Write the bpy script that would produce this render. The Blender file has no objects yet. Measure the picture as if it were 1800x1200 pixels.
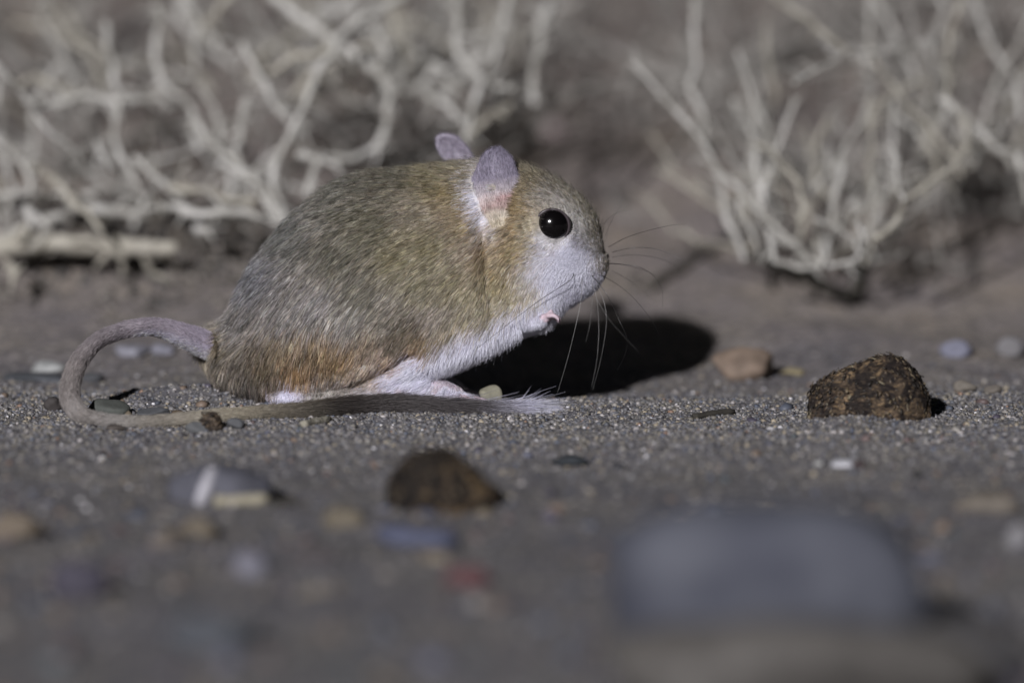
import bpy, math, random
import numpy as np
from mathutils import Vector, kdtree

random.seed(7)
rng = np.random.default_rng(11)
SC = bpy.context.scene
COL = SC.collection

# ------------------------------------------------------------------ camera, night sky, torch-like key light
DIST = 1.6; ELEV = math.radians(9.0); PPM = 9000.0
FPX = PPM * DIST
TGT = np.array([0.0, 0.0, 135 / PPM / math.cos(ELEV)])
FWD = np.array([0.0, math.cos(ELEV), -math.sin(ELEV)])
UPV = np.array([0.0, math.sin(ELEV), math.cos(ELEV)])
CAMP = TGT - FWD * DIST
cam_d = bpy.data.cameras.new('camera')
cam = bpy.data.objects.new('camera', cam_d); COL.objects.link(cam)
cam.location = CAMP
cam.rotation_euler = (math.radians(90) - ELEV, 0, 0)
cam_d.sensor_width = 36.0
cam_d.lens = 36.0 * FPX / 1800.0
cam_d.clip_start = 0.05; cam_d.clip_end = 200.0
cam_d.dof.use_dof = True
cam_d.dof.focus_distance = DIST + 0.008
cam_d.dof.aperture_fstop = (cam_d.lens / 1000) / 0.041
SC.camera = cam

AZ = math.radians(19.0); SEL = math.radians(25.0)
world = bpy.data.worlds.new('World'); SC.world = world; world.use_nodes = True
wn = world.node_tree
bg = wn.nodes['Background']
sky = wn.nodes.new('ShaderNodeTexSky'); sky.sky_type = 'NISHITA'; sky.sun_disc = False
sky.sun_elevation = SEL; sky.sun_rotation = math.pi + AZ
wn.links.new(sky.outputs[0], bg.inputs[0]); bg.inputs[1].default_value = 0.0028
sun_d = bpy.data.lights.new('key_light', 'SUN'); sun_d.energy = 4.0; sun_d.angle = math.radians(1.2)
sun_d.color = (0.985, 0.965, 1.0)
sun = bpy.data.objects.new('key_light', sun_d); COL.objects.link(sun)
LDIR = Vector((math.sin(AZ) * math.cos(SEL), math.cos(AZ) * math.cos(SEL), -math.sin(SEL)))
sun.rotation_euler = LDIR.to_track_quat('-Z', 'Y').to_euler()
sun.location = (-0.6, -1.6, 1.2)

vs = SC.view_settings
vs.view_transform = 'Standard'; vs.look = 'None'; vs.gamma = 1.0; vs.use_curve_mapping = False; vs.exposure = 0.0
SC.render.engine = 'CYCLES'
cy = SC.cycles
cy.max_bounces = 8; cy.diffuse_bounces = 3; cy.glossy_bounces = 4; cy.transmission_bounces = 6
cy.use_denoising = True
cy.caustics_reflective = False; cy.caustics_refractive = False

# ------------------------------------------------------------------ helpers
def project(p):
    """world points (n,3) -> photo pixels (n,2)"""
    q = np.asarray(p) - CAMP
    d = q @ FWD
    return np.stack([900 + FPX * q[..., 0] / d, 600 - FPX * (q @ UPV) / d], -1)

def ray(px, py):
    return FWD + np.array([(px - 900) / FPX, 0, 0]) + UPV * (600 - py) / FPX

def P(px, py, y):
    d = ray(px, py); t = (y - CAMP[1]) / d[1]
    return CAMP + d * t

def Pz(px, py, z):
    d = ray(px, py); t = (z - CAMP[2]) / d[2]
    return CAMP + d * t

def smooth(a, b, x):
    t = np.clip((x - a) / (b - a), 0, 1)
    return t * t * (3 - 2 * t)

def _h(ix, iy, s):
    n = (ix.astype(np.int64) * 374761393 + iy.astype(np.int64) * 668265263 + s * 2147483647 + 12345) & 0xffffffff
    n = ((n ^ (n >> 13)) * 1274126177) & 0xffffffff
    n = (n ^ (n >> 16)) & 0xffffffff
    return n / 4294967295.0

def vnoise(x, y, s=0):
    x = np.asarray(x, float); y = np.asarray(y, float)
    x0 = np.floor(x); y0 = np.floor(y); fx = x - x0; fy = y - y0
    fx = fx * fx * (3 - 2 * fx); fy = fy * fy * (3 - 2 * fy)
    a = _h(x0, y0, s); b = _h(x0 + 1, y0, s); c = _h(x0, y0 + 1, s); d = _h(x0 + 1, y0 + 1, s)
    return (a + (b - a) * fx + (c - a) * fy + (a - b - c + d) * fx * fy) * 2 - 1

def fbm(x, y, s=0, n=3):
    r = 0; amp = 1
    for i in range(n):
        r = r + amp * vnoise(x, y, s + i); x = x * 2.03 + 5.1; y = y * 2.03 + 1.7; amp *= 0.5
    return r

def srgb(c):
    c = np.asarray(c, float) / 255.0
    return np.where(c <= 0.04045, c / 12.92, ((c + 0.055) / 1.055) ** 2.4)

BUMPS = []   # small local heaps of sand (x, y, rx, ry, h)
def ground_h(x, y):
    x = np.asarray(x, float); y = np.asarray(y, float)
    near = np.exp(-((x / 0.6) ** 2) - ((y / 0.8) ** 2))
    z = -(0.0010 + .0022 * smooth(-.05, .0, x)) * smooth(0.022, 0.050, y + 0.004 * vnoise(x * 22, 3.3, 5))
    z = z + 0.10 * (np.sqrt((np.clip(y - 0.06, 0, None)) ** 2 + .02 ** 2) - .02) * (1 - .6 * smooth(.3, .7, y))
    z = z + 0.0011 * fbm(x * 24, y * 24, 1, 3) * smooth(0.0, 0.03, np.abs(y - 0.012)) + 0.0003 * fbm(x * 120, y * 120, 9, 2)
    z = z + 0.012 * near * np.exp(-(((x + 0.11) / 0.07) ** 2 + ((y - 0.165) / 0.03) ** 2))
    z = z + 0.02 * fbm(x * 3, y * 3, 30, 3) * smooth(0.35, 1.2, np.hypot(x, y))
    z = z + 0.3 * fbm(x * .15, y * .15, 40, 3) * smooth(2.5, 9, np.hypot(x, y))
    for (bx, by, rx, ry, h) in BUMPS:
        z = z + h * np.exp(-(((x - bx) / rx) ** 2 + ((y - by) / ry) ** 2))
    return z

def Pg(px, py):
    d = ray(px, py); t = 0.9
    pt = CAMP + d * t
    for _ in range(60):
        g = float(ground_h(pt[0], pt[1])); e = pt[2] - g
        t += e / (-d[2]) * 0.6
        pt = CAMP + d * t
    return pt

BUMPS += [(float(P(1500, 735, -0.012)[0]), -0.013, 0.011, 0.010, 0.0022),
          (float(P(330, 700, .03)[0]), 0.022, 0.012, 0.007, 0.0028),
          (float(P(760, 720, .0)[0]), -0.002, 0.012, 0.006, 0.0006),
          (float(P(750, 900, -0.11)[0]), -0.125, 0.013, 0.010, 0.0015)]

def tag(o, label=None, cat=None, group=None, kind=None):
    if label: o['label'] = label
    if cat: o['category'] = cat
    if group: o['group'] = group
    if kind: o['kind'] = kind
    return o

def empty(name, loc, label, cat, group=None):
    o = bpy.data.objects.new(name, None); COL.objects.link(o)
    o.location = loc; o.empty_display_size = 0.01
    return tag(o, label, cat, group)

def link(name, me, mat=None, parent=None, smooth_=True):
    o = bpy.data.objects.new(name, me); COL.objects.link(o)
    if mat is not None: me.materials.append(mat)
    if smooth_ and len(me.polygons): me.polygons.foreach_set('use_smooth', np.ones(len(me.polygons), bool))
    if parent is not None:
        o.parent = parent
        o.location = -parent.location
    return o

def mesh_np(name, v, f):
    """v (n,3); f (m,k) uniform polygons"""
    v = np.asarray(v, np.float32); f = np.asarray(f, np.int32)
    me = bpy.data.meshes.new(name)
    me.vertices.add(len(v)); me.vertices.foreach_set('co', v.ravel())
    k = f.shape[1]
    me.loops.add(f.size); me.loops.foreach_set('vertex_index', f.ravel())
    me.polygons.add(len(f)); me.polygons.foreach_set('loop_start', np.arange(0, f.size, k, dtype=np.int32))
    me.update(calc_edges=True)
    return me

def set_col(me, cols, name='tint'):
    a = me.attributes.new(name, 'FLOAT_COLOR', 'POINT')
    c = np.ones((len(cols), 4), np.float32); c[:, :3] = cols
    a.data.foreach_set('color', c.ravel())

def N(nt, t, **kw):
    n = nt.nodes.new(t)
    for k, v in kw.items():
        if k.startswith('i_'):
            n.inputs[k[2:].replace('_', ' ')].default_value = v
        else: setattr(n, k, v)
    return n

def new_mat(name):
    m = bpy.data.materials.new(name); m.use_nodes = True
    nt = m.node_tree; b = nt.nodes['Principled BSDF']
    return m, nt, b

def ramp(nt, stops):
    r = nt.nodes.new('ShaderNodeValToRGB'); el = r.color_ramp.elements
    while len(el) > 1: el.remove(el[0])
    for i, (p, c) in enumerate(stops):
        e = el[0] if i == 0 else el.new(p)
        e.position = p; e.color = (*c, 1)
    return r

def noise_mat(name, stops, scale, detail=6, rough=0.85, bump=0.3, bump_dist=0.0003, spec=0.3, bscale=None, attr=False):
    m, nt, b = new_mat(name)
    tc = N(nt, 'ShaderNodeTexCoord'); n = N(nt, 'ShaderNodeTexNoise')
    n.inputs['Scale'].default_value = scale; n.inputs['Detail'].default_value = detail; n.inputs['Roughness'].default_value = 0.6
    nt.links.new(tc.outputs['Object'], n.inputs['Vector'])
    r = ramp(nt, stops); nt.links.new(n.outputs['Fac'], r.inputs['Fac'])
    nt.links.new(r.outputs[0], b.inputs['Base Color'])
    n2 = N(nt, 'ShaderNodeTexNoise'); n2.inputs['Scale'].default_value = bscale or scale * 3; n2.inputs['Detail'].default_value = 5
    nt.links.new(tc.outputs['Object'], n2.inputs['Vector'])
    bp = N(nt, 'ShaderNodeBump'); bp.inputs['Strength'].default_value = bump; bp.inputs['Distance'].default_value = bump_dist
    nt.links.new(n2.outputs['Fac'], bp.inputs['Height']); nt.links.new(bp.outputs[0], b.inputs['Normal'])
    b.inputs['Roughness'].default_value = rough; b.inputs['Specular IOR Level'].default_value = spec
    return m

# ------------------------------------------------------------------ ground sheet
def axis(dense_a, dense_b, step, growth, lim_a, lim_b):
    c = list(np.arange(dense_a, dense_b + 1e-9, step))
    s = step; x = c[-1]
    while x < lim_b:
        s *= growth; x += s; c.append(x)
    s = step; x = c[0]; pre = []
    while x > lim_a:
        s *= growth; x -= s; pre.append(x)
    return np.array(pre[::-1] + c)

gx = axis(-0.125, 0.125, 0.0005, 1.10, -40, 40)
gy = axis(-0.06, 0.05, 0.0004, 1.018, -0.9, 0.9)
gy = np.concatenate([gy, 0.9 + np.cumsum(0.02 * 1.14 ** np.arange(44))])
gy = np.concatenate([[-30, -12, -5, -2.5], gy])
X, Y = np.meshgrid(gx, gy)
Z = ground_h(X, Y)
fine = np.exp(-((Y - 0.0) / 0.12) ** 2) * (np.abs(X) < 0.14)
Z = Z + fine * (0.00016 * vnoise(X * 700, Y * 700, 50) + 0.00016 * vnoise(X * 1300, Y * 1300, 51))
nx, ny = len(gx), len(gy)
idx = np.arange(nx * ny).reshape(ny, nx)
F = np.stack([idx[:-1, :-1], idx[:-1, 1:], idx[1:, 1:], idx[1:, :-1]], -1).reshape(-1, 4)
gme = mesh_np('ground', np.stack([X, Y, Z], -1).reshape(-1, 3), F)
m, nt, b = new_mat('sandy_soil')
tc = N(nt, 'ShaderNodeTexCoord')
vor = N(nt, 'ShaderNodeTexVoronoi'); vor.inputs['Scale'].default_value = 900
nt.links.new(tc.outputs['Object'], vor.inputs['Vector'])
sep = N(nt, 'ShaderNodeSeparateColor'); nt.links.new(vor.outputs['Color'], sep.inputs[0])
r1 = ramp(nt, [(0.0, (0.09, 0.088, 0.089)), (0.25, (0.12, 0.117, 0.118)), (0.6, (0.153, 0.149, 0.148)), (0.85, (0.178, 0.170, 0.162)), (1.0, (0.25, 0.24, 0.24))])
nt.links.new(sep.outputs[0], r1.inputs['Fac'])
big = N(nt, 'ShaderNodeTexNoise'); big.inputs['Scale'].default_value = 38; big.inputs['Detail'].default_value = 7; big.inputs['Roughness'].default_value = .65
nt.links.new(tc.outputs['Object'], big.inputs['Vector'])
r2 = ramp(nt, [(0.30, (0.68, 0.71, 0.80)), (0.44, (0.94, 0.93, 0.99)), (0.56, (1.0, .99, .98)), (0.70, (1.26, 1.19, 1.10))])
nt.links.new(big.outputs['Fac'], r2.inputs['Fac'])
mul = N(nt, 'ShaderNodeMix', data_type='RGBA', blend_type='MULTIPLY'); mul.inputs[0].default_value = 1.0
nt.links.new(r1.outputs[0], mul.inputs[6]); nt.links.new(r2.outputs[0], mul.inputs[7])
# the soil itself is browner dust away from the gravelly patch in front
sx = N(nt, 'ShaderNodeSeparateXYZ'); nt.links.new(tc.outputs['Object'], sx.inputs[0])
mr = N(nt, 'ShaderNodeMapRange'); mr.inputs[1].default_value = 0.02; mr.inputs[2].default_value = 0.20
nt.links.new(sx.outputs['Y'], mr.inputs[0])
dust = N(nt, 'ShaderNodeMix', data_type='RGBA', blend_type='MULTIPLY')
nt.links.new(mr.outputs[0], dust.inputs[0]); nt.links.new(mul.outputs[2], dust.inputs[6]); dust.inputs[7].default_value = (1.85, 1.67, 1.48, 1)
nt.links.new(dust.outputs[2], b.inputs['Base Color'])
bp = N(nt, 'ShaderNodeBump'); bp.inputs['Strength'].default_value = 0.8; bp.inputs['Distance'].default_value = 0.0003
nt.links.new(vor.outputs['Distance'], bp.inputs['Height']); nt.links.new(bp.outputs[0], b.inputs['Normal'])
b.inputs['Roughness'].default_value = 0.9; b.inputs['Specular IOR Level'].default_value = 0.25
ground = link('ground', gme, m); ground['kind'] = 'structure'

# ------------------------------------------------------------------ sand grains (uncountable)
ICO_V = None
def ico(sub):
    import bmesh
    bm = bmesh.new(); bmesh.ops.create_icosphere(bm, subdivisions=sub, radius=1)
    v = np.array([x.co[:] for x in bm.verts]); f = np.array([[q.index for q in t.verts] for t in bm.faces]); bm.free()
    return v, f
OCT_V = np.array([[1, 0, 0], [-1, 0, 0], [0, 1, 0], [0, -1, 0], [0, 0, 1], [0, 0, -1]], float)
OCT_F = np.array([[0, 2, 4], [2, 1, 4], [1, 3, 4], [3, 0, 4], [2, 0, 5], [1, 2, 5], [3, 1, 5], [0, 3, 5]])
I1V, I1F = ico(1)

PAL = srgb(np.array([[120, 118, 118], [104, 103, 106], [88, 90, 96], [138, 134, 128], [150, 140, 122], [76, 74, 76],
                     [112, 108, 100], [165, 160, 158], [210, 208, 210], [128, 104, 88], [92, 98, 112], [60, 58, 62]])) * 1.08
PW = np.array([.18, .2, .13, .11, .06, .1, .12, .045, .012, .012, .03, .05]); PW = PW / PW.sum()

def grains(n, sampler, size_lo, size_hi, bv, bf, sink=0.35, seed=1, pal=PAL, pw=PW):
    r = np.random.default_rng(seed)
    x, y = sampler(r, n)
    s = size_lo * (size_hi / size_lo) ** (r.random(n) ** 2.2)
    z = ground_h(x, y) + s * (0.5 - sink)
    k = len(bv)
    V = bv[None] * (1 + r.uniform(-.28, .28, (n, k, 1)))
    sc = np.stack([r.uniform(.8, 1.25, n), r.uniform(.7, 1.1, n), r.uniform(.5, .85, n)], -1)
    V = V * sc[:, None, :] * s[:, None, None]
    a = r.uniform(0, 6.28, n); t = r.uniform(-.5, .5, n)
    c, s_ = np.cos(t), np.sin(t)
    Vx, Vy, Vz = V[..., 0], V[..., 1] * c[:, None] - V[..., 2] * s_[:, None], V[..., 1] * s_[:, None] + V[..., 2] * c[:, None]
    c, s_ = np.cos(a), np.sin(a)
    V = np.stack([Vx * c[:, None] - Vy * s_[:, None] + x[:, None], Vx * s_[:, None] + Vy * c[:, None] + y[:, None], Vz + z[:, None]], -1)
    Fa = (bf[None] + (np.arange(n) * k)[:, None, None]).reshape(-1, 3)
    colr = pal[r.choice(len(pal), n, p=pw)] * r.uniform(.75, 1.2, (n, 1))
    return V.reshape(-1, 3), Fa, np.repeat(colr, k, 0)

def join(sets):
    vs_, fs_, cs_ = [], [], []; o = 0
    for v, f, c in sets:
        vs_.append(v); fs_.append(f + o); cs_.append(c); o += len(v)
    return np.concatenate(vs_), np.concatenate(fs_), np.concatenate(cs_)

m, nt, b = new_mat('grain')
at = N(nt, 'ShaderNodeAttribute', attribute_name='tint'); nt.links.new(at.outputs['Color'], b.inputs['Base Color'])
b.inputs['Roughness'].default_value = 0.55; b.inputs['Specular IOR Level'].default_value = 0.5
GRAIN = m
PAL2 = srgb(np.array([[92, 94, 108], [78, 86, 90], [110, 96, 84], [70, 66, 78], [112, 108, 104], [98, 84, 82], [74, 78, 88], [118, 108, 92]])) * 1.05
band = lambda r, n: (r.uniform(-.112, .112, n), r.normal(0.0, 0.030, n))
wide = lambda r, n: ((r.random(n) - .5) * .28, r.uniform(-.32, .05, n))
v, f, c = join([grains(52000, band, .00016, .00050, OCT_V, OCT_F, seed=1),
                grains(9000, band, .0003, .00078, I1V, I1F, seed=2),
                grains(22000, wide, .0002, .0008, OCT_V, OCT_F, seed=3),
                grains(420, lambda r, n: ((r.random(n) - .5) * .26, r.uniform(-.33, -.09, n)), .0012, .0034, I1V, I1F, seed=6, sink=.55, pal=PAL2, pw=np.ones(8) / 8),
                grains(300, wide, .0007, .0015, I1V, I1F, seed=4, pal=PAL2, pw=np.ones(8) / 8)])
me = mesh_np('sand_grains', v, f); set_col(me, c)
o = link('sand_grains', me, GRAIN, smooth_=False)
tag(o, 'loose grey and tan sand grains scattered over the ground', 'sand', kind='stuff')

# ------------------------------------------------------------------ stones
_stone_m = {}
def stone_mat(c):
    k = tuple(c)
    if k not in _stone_m:
        a = srgb(np.array(c)) * .88; a = a * .75 + a.mean() * .25
        _stone_m[k] = noise_mat('stone_%d' % len(_stone_m), [(0.3, tuple(a * .68)), (0.52, tuple(a)), (0.75, tuple(np.minimum(a * 1.35, .85)))],
                                260, bump=.5, rough=.75, spec=.35)
    return _stone_m[k]
SV3, SF3 = ico(3)
_sc = [0]
def stone(name, px, py, w, h, col, label, cat, d=None, tilt=0, angular=.2, group=None, parent=None, mat=None, box=2.0, sink=.7, cut=7):
    """stone whose foot shows at photo pixel (px,py); w,h in photo pixels at its distance"""
    _sc[0] += 1; s = _sc[0]
    if py > 870: col = tuple(np.array(col) * .62 + np.array([88, 87, 90]) * .38)
    if py < 850: sink = min(sink, .35)
    g = Pg(px, py); k = (DIST + g[1]) / DIST / PPM
    a = w / 2 * k; cz = h / 2 * k * (1 + sink * .5); dd = (d or w * .7) / 2 * k
    v = SV3.copy()
    if box > 2:
        nn = (np.abs(v) ** box).sum(1) ** (1 / box); v = v / nn[:, None]
    for i in range(cut):
        n = rng.normal(size=3); n /= np.linalg.norm(n); lim = rng.uniform(.55, .88)
        dpt = v @ n; v = v - np.outer(np.clip(dpt - lim, 0, None) * 1.0, n)
    q = v * 1.9 + s * 3.1
    v = v * (1 + angular * .5 * (vnoise(q[:, 0] + q[:, 2] * .7, q[:, 1] - q[:, 2] * .5, s)))[:, None]
    v = v * np.array([a, dd, cz])
    ct, st = math.cos(math.radians(tilt)), math.sin(math.radians(tilt))
    v = np.stack([v[:, 0] * ct + v[:, 2] * st, v[:, 1], -v[:, 0] * st + v[:, 2] * ct], -1)
    zmin = v[:, 2].min()
    me = mesh_np(name, v - np.array([0, 0, zmin]), SF3)
    o = link(name, me, mat or stone_mat(col))
    o.location = (g[0], g[1] + dd * .6, float(ground_h(g[0], g[1] + dd * .6)) - sink * h * k * .5)
    tag(o, label, cat, group)
    return o

GP = 'small stones lying on the sandy ground'
ST = [
 ('pebble', 1310, 668, 118, 58, (128, 108, 90), 'blurred tan angular stone at the tip of the dark shadow', 'stone'),
 ('pebble', 1392, 662, 46, 18, (140, 128, 92), 'small yellowish chip just right of the tan stone', 'stone'),
 ('pebble', 190, 733, 82, 36, (86, 90, 84), 'greenish grey rounded pebble inside the tail loop', 'pebble'),
 ('pebble', 268, 733, 62, 16, (84, 86, 90), 'flat slate pebble beside the greenish one in the tail loop', 'pebble'),
 ('pebble', 205, 757, 40, 12, (86, 78, 72), 'low brown stone half buried in front of the tail bend', 'pebble'),
 ('pebble', 312, 731, 30, 12, (98, 82, 62), 'tiny brown pebble lying behind the tail on the ground', 'pebble'),
 ('pebble', 95, 722, 36, 24, (76, 70, 68), 'dark pebble touching the outer bend of the tail', 'pebble'),
 ('pebble', 345, 760, 40, 24, (100, 102, 104), 'round grey stone just left of the small brown dropping', 'pebble'),
 ('pebble', 412, 755, 36, 20, (92, 94, 98), 'grey stone just right of the small brown dropping', 'pebble'),
 ('pebble', 82, 657, 64, 22, (170, 172, 170), 'pale flat pebble left of the tail loop', 'pebble'),
 ('pebble', 60, 672, 120, 14, (84, 88, 94), 'dark slate sliver under the pale flat pebble', 'pebble'),
 ('pebble', 228, 628, 80, 17, (140, 140, 152), 'whitish flat pebble seen through the tail arch', 'pebble'),
 ('pebble', 288, 624, 50, 20, (132, 132, 146), 'second whitish pebble under the tail arch, nearer the rump', 'pebble'),
 ('pebble', 160, 671, 40, 18, (74, 76, 80), 'dark pebble seen through the left of the tail arch', 'pebble'),
 ('pebble', 862, 712, 46, 36, (146, 142, 118), 'pale striped seed-like pebble in front of the toes', 'pebble'),
 ('pebble', 944, 702, 22, 15, (168, 164, 172), 'tiny white chip on the edge of the black shadow', 'pebble'),
 ('pebble', 1680, 628, 58, 34, (118, 120, 140), 'pale bluish pebble behind the large dropping', 'pebble'),
 ('pebble', 1775, 628, 52, 32, (120, 118, 120), 'pale grey round pebble near the right edge of the sand', 'pebble'),
 ('pebble', 1697, 690, 44, 24, (124, 116, 104), 'beige crumbly pebble just behind the sharp sand crest', 'pebble'),
 ('pebble', 1745, 692, 34, 18, (112, 104, 94), 'brown crumb beside the beige crumbly pebble', 'pebble'),
 ('pebble', 1000, 820, 74, 22, (54, 60, 66), 'flat blackish chip between the two large droppings', 'pebble'),
 ('pebble', 1086, 826, 26, 14, (58, 58, 62), 'small black chip right of the flat blackish one', 'pebble'),
 ('pebble', 1484, 822, 46, 13, (205, 205, 212), 'thin bright white chip below the large dropping', 'pebble'),
 ('pebble', 1440, 820, 22, 10, (176, 176, 172), 'small pale chip left of the bright white chip', 'pebble'),
 ('pebble', 1510, 824, 24, 16, (72, 58, 60), 'dark maroon pebble touching the bright white chip', 'pebble'),
 ('pebble', 1611, 840, 16, 15, (48, 46, 48), 'single round black pebble in the sand', 'pebble'),
 ('pebble', 1040, 880, 30, 12, (120, 112, 100), 'tan crumb in the bare sand right of the blurred dropping', 'pebble'),
 ('pebble', 25, 950, 110, 50, (150, 128, 96), 'blurred orange tan stone at the left edge', 'stone'),
 ('pebble', 345, 946, 84, 38, (140, 122, 90), 'blurred ochre stone in front of the grey stone', 'stone'),
 ('pebble', 290, 965, 60, 26, (136, 120, 104), 'blurred beige pebble left of the ochre stone', 'pebble'),
 ('pebble', 605, 926, 80, 40, (136, 120, 86), 'blurred mustard stone left of the blurred dropping', 'stone'),
 ('pebble', 745, 962, 180, 42, (82, 92, 132), 'blurred blue grey flat stone below the dropping', 'stone'),
 ('pebble', 140, 1052, 118, 74, (62, 56, 78), 'blurred dark purple stone', 'stone'),
 ('pebble', 440, 1012, 62, 52, (150, 150, 170), 'blurred pale lilac pebble', 'pebble'),
 ('pebble', 822, 1032, 84, 44, (118, 54, 56), 'blurred dark red pebble', 'pebble'),
 ('pebble', 548, 990, 90, 34, (84, 74, 74), 'blurred dark brown stone between lilac pebble and red pebble', 'stone'),
 ('pebble', 1795, 962, 56, 50, (168, 166, 168), 'blurred pale stone at the right edge', 'stone'),
 ('pebble', 1745, 900, 130, 44, (134, 120, 98), 'blurred tan stone right of the big blue grey rock', 'stone'),
  ('pebble', 380, 1140, 170, 60, (80, 88, 98), 'blurred bluish stone near the bottom edge', 'stone'),
 ('pebble', 1700, 1195, 250, 135, (84, 82, 82), 'blurred dark added stone near the bottom right corner', 'stone'),  # stone added here to cover the shadow right of the rock
 ('pebble', 1400, 1262, 680, 190, (104, 98, 88), 'blurred wide tan stone in front of the big blue grey rock', 'stone'),
 ('pebble', 975, 236, 52, 40, (178, 160, 158), 'blurred pinkish pebble behind the head', 'pebble'),
 ('pebble', 1062, 500, 30, 14, (120, 112, 98), 'faint beige crumb behind the whiskers', 'pebble'),
 ('pebble', 1262, 430, 24, 16, (150, 150, 158), 'pale blurred chip left of the small shrub', 'pebble'),
]
for (n, px, py, w, h, c, l, cat) in ST:
    kw = {}
    if h < 20 and w > 35: kw['box'] = 2.6
    if w > 100: kw['angular'] = .3
    o = stone(n, px, py, w, h, c, l, cat, group=GP, **kw)
rock = stone('rock', 1362, 1185, 530, 278, (98, 104, 124), 'large blurred blue grey rock in the foreground', 'rock', d=240, angular=.25, box=5, sink=.45, cut=3,
             mat=noise_mat('blue_grey_rock', [(0.38, (.058, .062, .082)), (.5, (.088, .093, .113)), (.62, (.14, .147, .175))], 26, detail=3, bump=.5, bump_dist=.001, rough=.7))

# grey stone with white stripe and a pale straw beside it
gs = empty('striped_stone', Pg(395, 880), 'grey stone crossed by a white vein, left of the blurred dropping', 'stone', GP)
s1 = stone('stone_body', 395, 882, 190, 72, (88, 90, 106), None, None, d=120, angular=.3)
s1.parent = gs; s1.location = s1.location - gs.location
def tube(pts, rad, seg=8, caps=True, jitter=0.0, seed=0):
    pts = np.asarray(pts, float); n = len(pts); rad = np.broadcast_to(np.asarray(rad, float), (n,))
    r = np.random.default_rng(seed)
    T = np.gradient(pts, axis=0); T /= np.linalg.norm(T, axis=1)[:, None] + 1e-12
    ref = np.array([0.13, 0.31, 0.94]) if abs(T[0, 2]) < .8 else np.array([1., .1, .05])
    V = []
    for i in range(n):
        u = np.cross(T[i], ref); u /= np.linalg.norm(u); w = np.cross(T[i], u)
        a = np.arange(seg) * 2 * math.pi / seg
        rr = rad[i] * (1 + jitter * r.uniform(-1, 1, seg))
        V.append(pts[i] + (np.cos(a) * rr)[:, None] * u + (np.sin(a) * rr)[:, None] * w)
    V = np.concatenate(V)
    Fq = []
    for i in range(n - 1):
        for j in range(seg):
            a_, b_ = i * seg + j, i * seg + (j + 1) % seg
            Fq += [[a_, b_, b_ + seg], [a_, b_ + seg, a_ + seg]]
    if caps:
        V = np.concatenate([V, pts[:1], pts[-1:]]); c0 = n * seg; c1 = c0 + 1
        for j in range(seg):
            Fq.append([c0, (j + 1) % seg, j]); Fq.append([c1, (n - 1) * seg + j, (n - 1) * seg + (j + 1) % seg])
    return V, np.array(Fq)

def spline(pts, per=6):
    p = np.asarray(pts, float)
    if len(p) == 2: return p[0] + (p[1] - p[0]) * np.linspace(0, 1, per + 1)[:, None]
    q = np.concatenate([[2 * p[0] - p[1]], p, [2 * p[-1] - p[-2]]])
    out = []
    for i in range(len(p) - 1):
        a, b_, c, d = q[i:i + 4]
        for t in np.arange(per) / per:
            out.append(.5 * ((2 * b_) + (-a + c) * t + (2 * a - 5 * b_ + 4 * c - d) * t * t + (-a + 3 * b_ - 3 * c + d) * t ** 3))
    out.append(p[-1])
    return np.array(out)

WHITE_ST = stone_mat((186, 184, 192))
gy0 = gs.location[1]
vein = spline([P(352, 884, gy0 - .003), P(362, 855, gy0 - .0035), P(374, 826, gy0 + .001)])
v, f = tube(vein, 11 / PPM, 8, jitter=.15, seed=3)
o = link('vein', mesh_np('vein', v, f), WHITE_ST, gs)
STRAW = noise_mat('dry_straw', [(.3, (.22, .2, .14)), (.7, (.36, .33, .25))], 400, rough=.7)
def ground_stick(name, a, b_, w, mat, label, cat='stick', group=None, lift=.3, seed=1):
    A = Pg(*a); B = Pg(*b_)
    pts = A + (B - A) * np.linspace(0, 1, 9)[:, None]
    k = w / 2 / PPM * (DIST + A[1]) / DIST
    pts[:, 2] = ground_h(pts[:, 0], pts[:, 1]) + k * .7
    v, f = tube(pts, k * (1 + .12 * np.sin(np.arange(9) * 2.3)), 8, jitter=.1, seed=seed)
    base = np.array([pts[0][0], pts[0][1], float(ground_h(pts[0][0], pts[0][1]))])
    o = link(name, mesh_np(name, v - base, f), mat); o.location = base
    return tag(o, label, cat, group)
ground_stick('straw', (376, 888), (470, 884), 22, STRAW, 'pale straw lying in front of the white-veined grey stone', 'straw')
BARK_SHADOW = noise_mat('dark_bark_and_shadow', [(.3, (.02, .018, .015)), (.7, (.06, .055, .045))], 300)  # bark of the real twigs, also colours the shrub shadows laid as sticks
ground_stick('twig', (478, 890), (522, 888), 16, BARK_SHADOW, 'short black twig end beside the pale straw', 'twig')
WOODG = noise_mat('grey_wood', [(.35, (.08, .075, .07)), (.5, (.3, .28, .22)), (.7, (.5, .48, .42))], 900, bump=.8)
ground_stick('wood_chip', (532, 752), (578, 742), 15, WOODG, 'splintered pale wood chip in front of the tail', 'wood chip')
ground_stick('twig', (1218, 737), (1290, 728), 12, BARK_SHADOW, 'short dark twig pressed into the sand before the shadow', 'twig')
ground_stick('twig', (1322, 462), (1404, 496), 26, BARK_SHADOW, 'dark added twig as branch shade on the ground left under the small shrub', 'twig')  # cast shadow of a low shrub branch, made as a dark stick
ground_stick('twig', (1398, 492), (1508, 534), 26, BARK_SHADOW, 'dark added twig as branch shade running forward from under the small shrub', 'twig')  # the same branch shadow continued as a second dark stick
ground_stick('twig', (1505, 524), (1522, 440), 26, BARK_SHADOW, 'black upright-looking added twig as shade beneath the small shrub', 'twig')  # shadow at the shrub's foot, put in as a black stick
ground_stick('twig', (1136, 514), (1276, 428), 20, noise_mat('brown_shadow', [(.3, (.05, .045, .04)), (.7, (.11, .10, .085))], 300), 'straight dark added twig as shade lying left of the small shrub', 'twig')  # a cast shadow line, built as a dark brown stick

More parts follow.
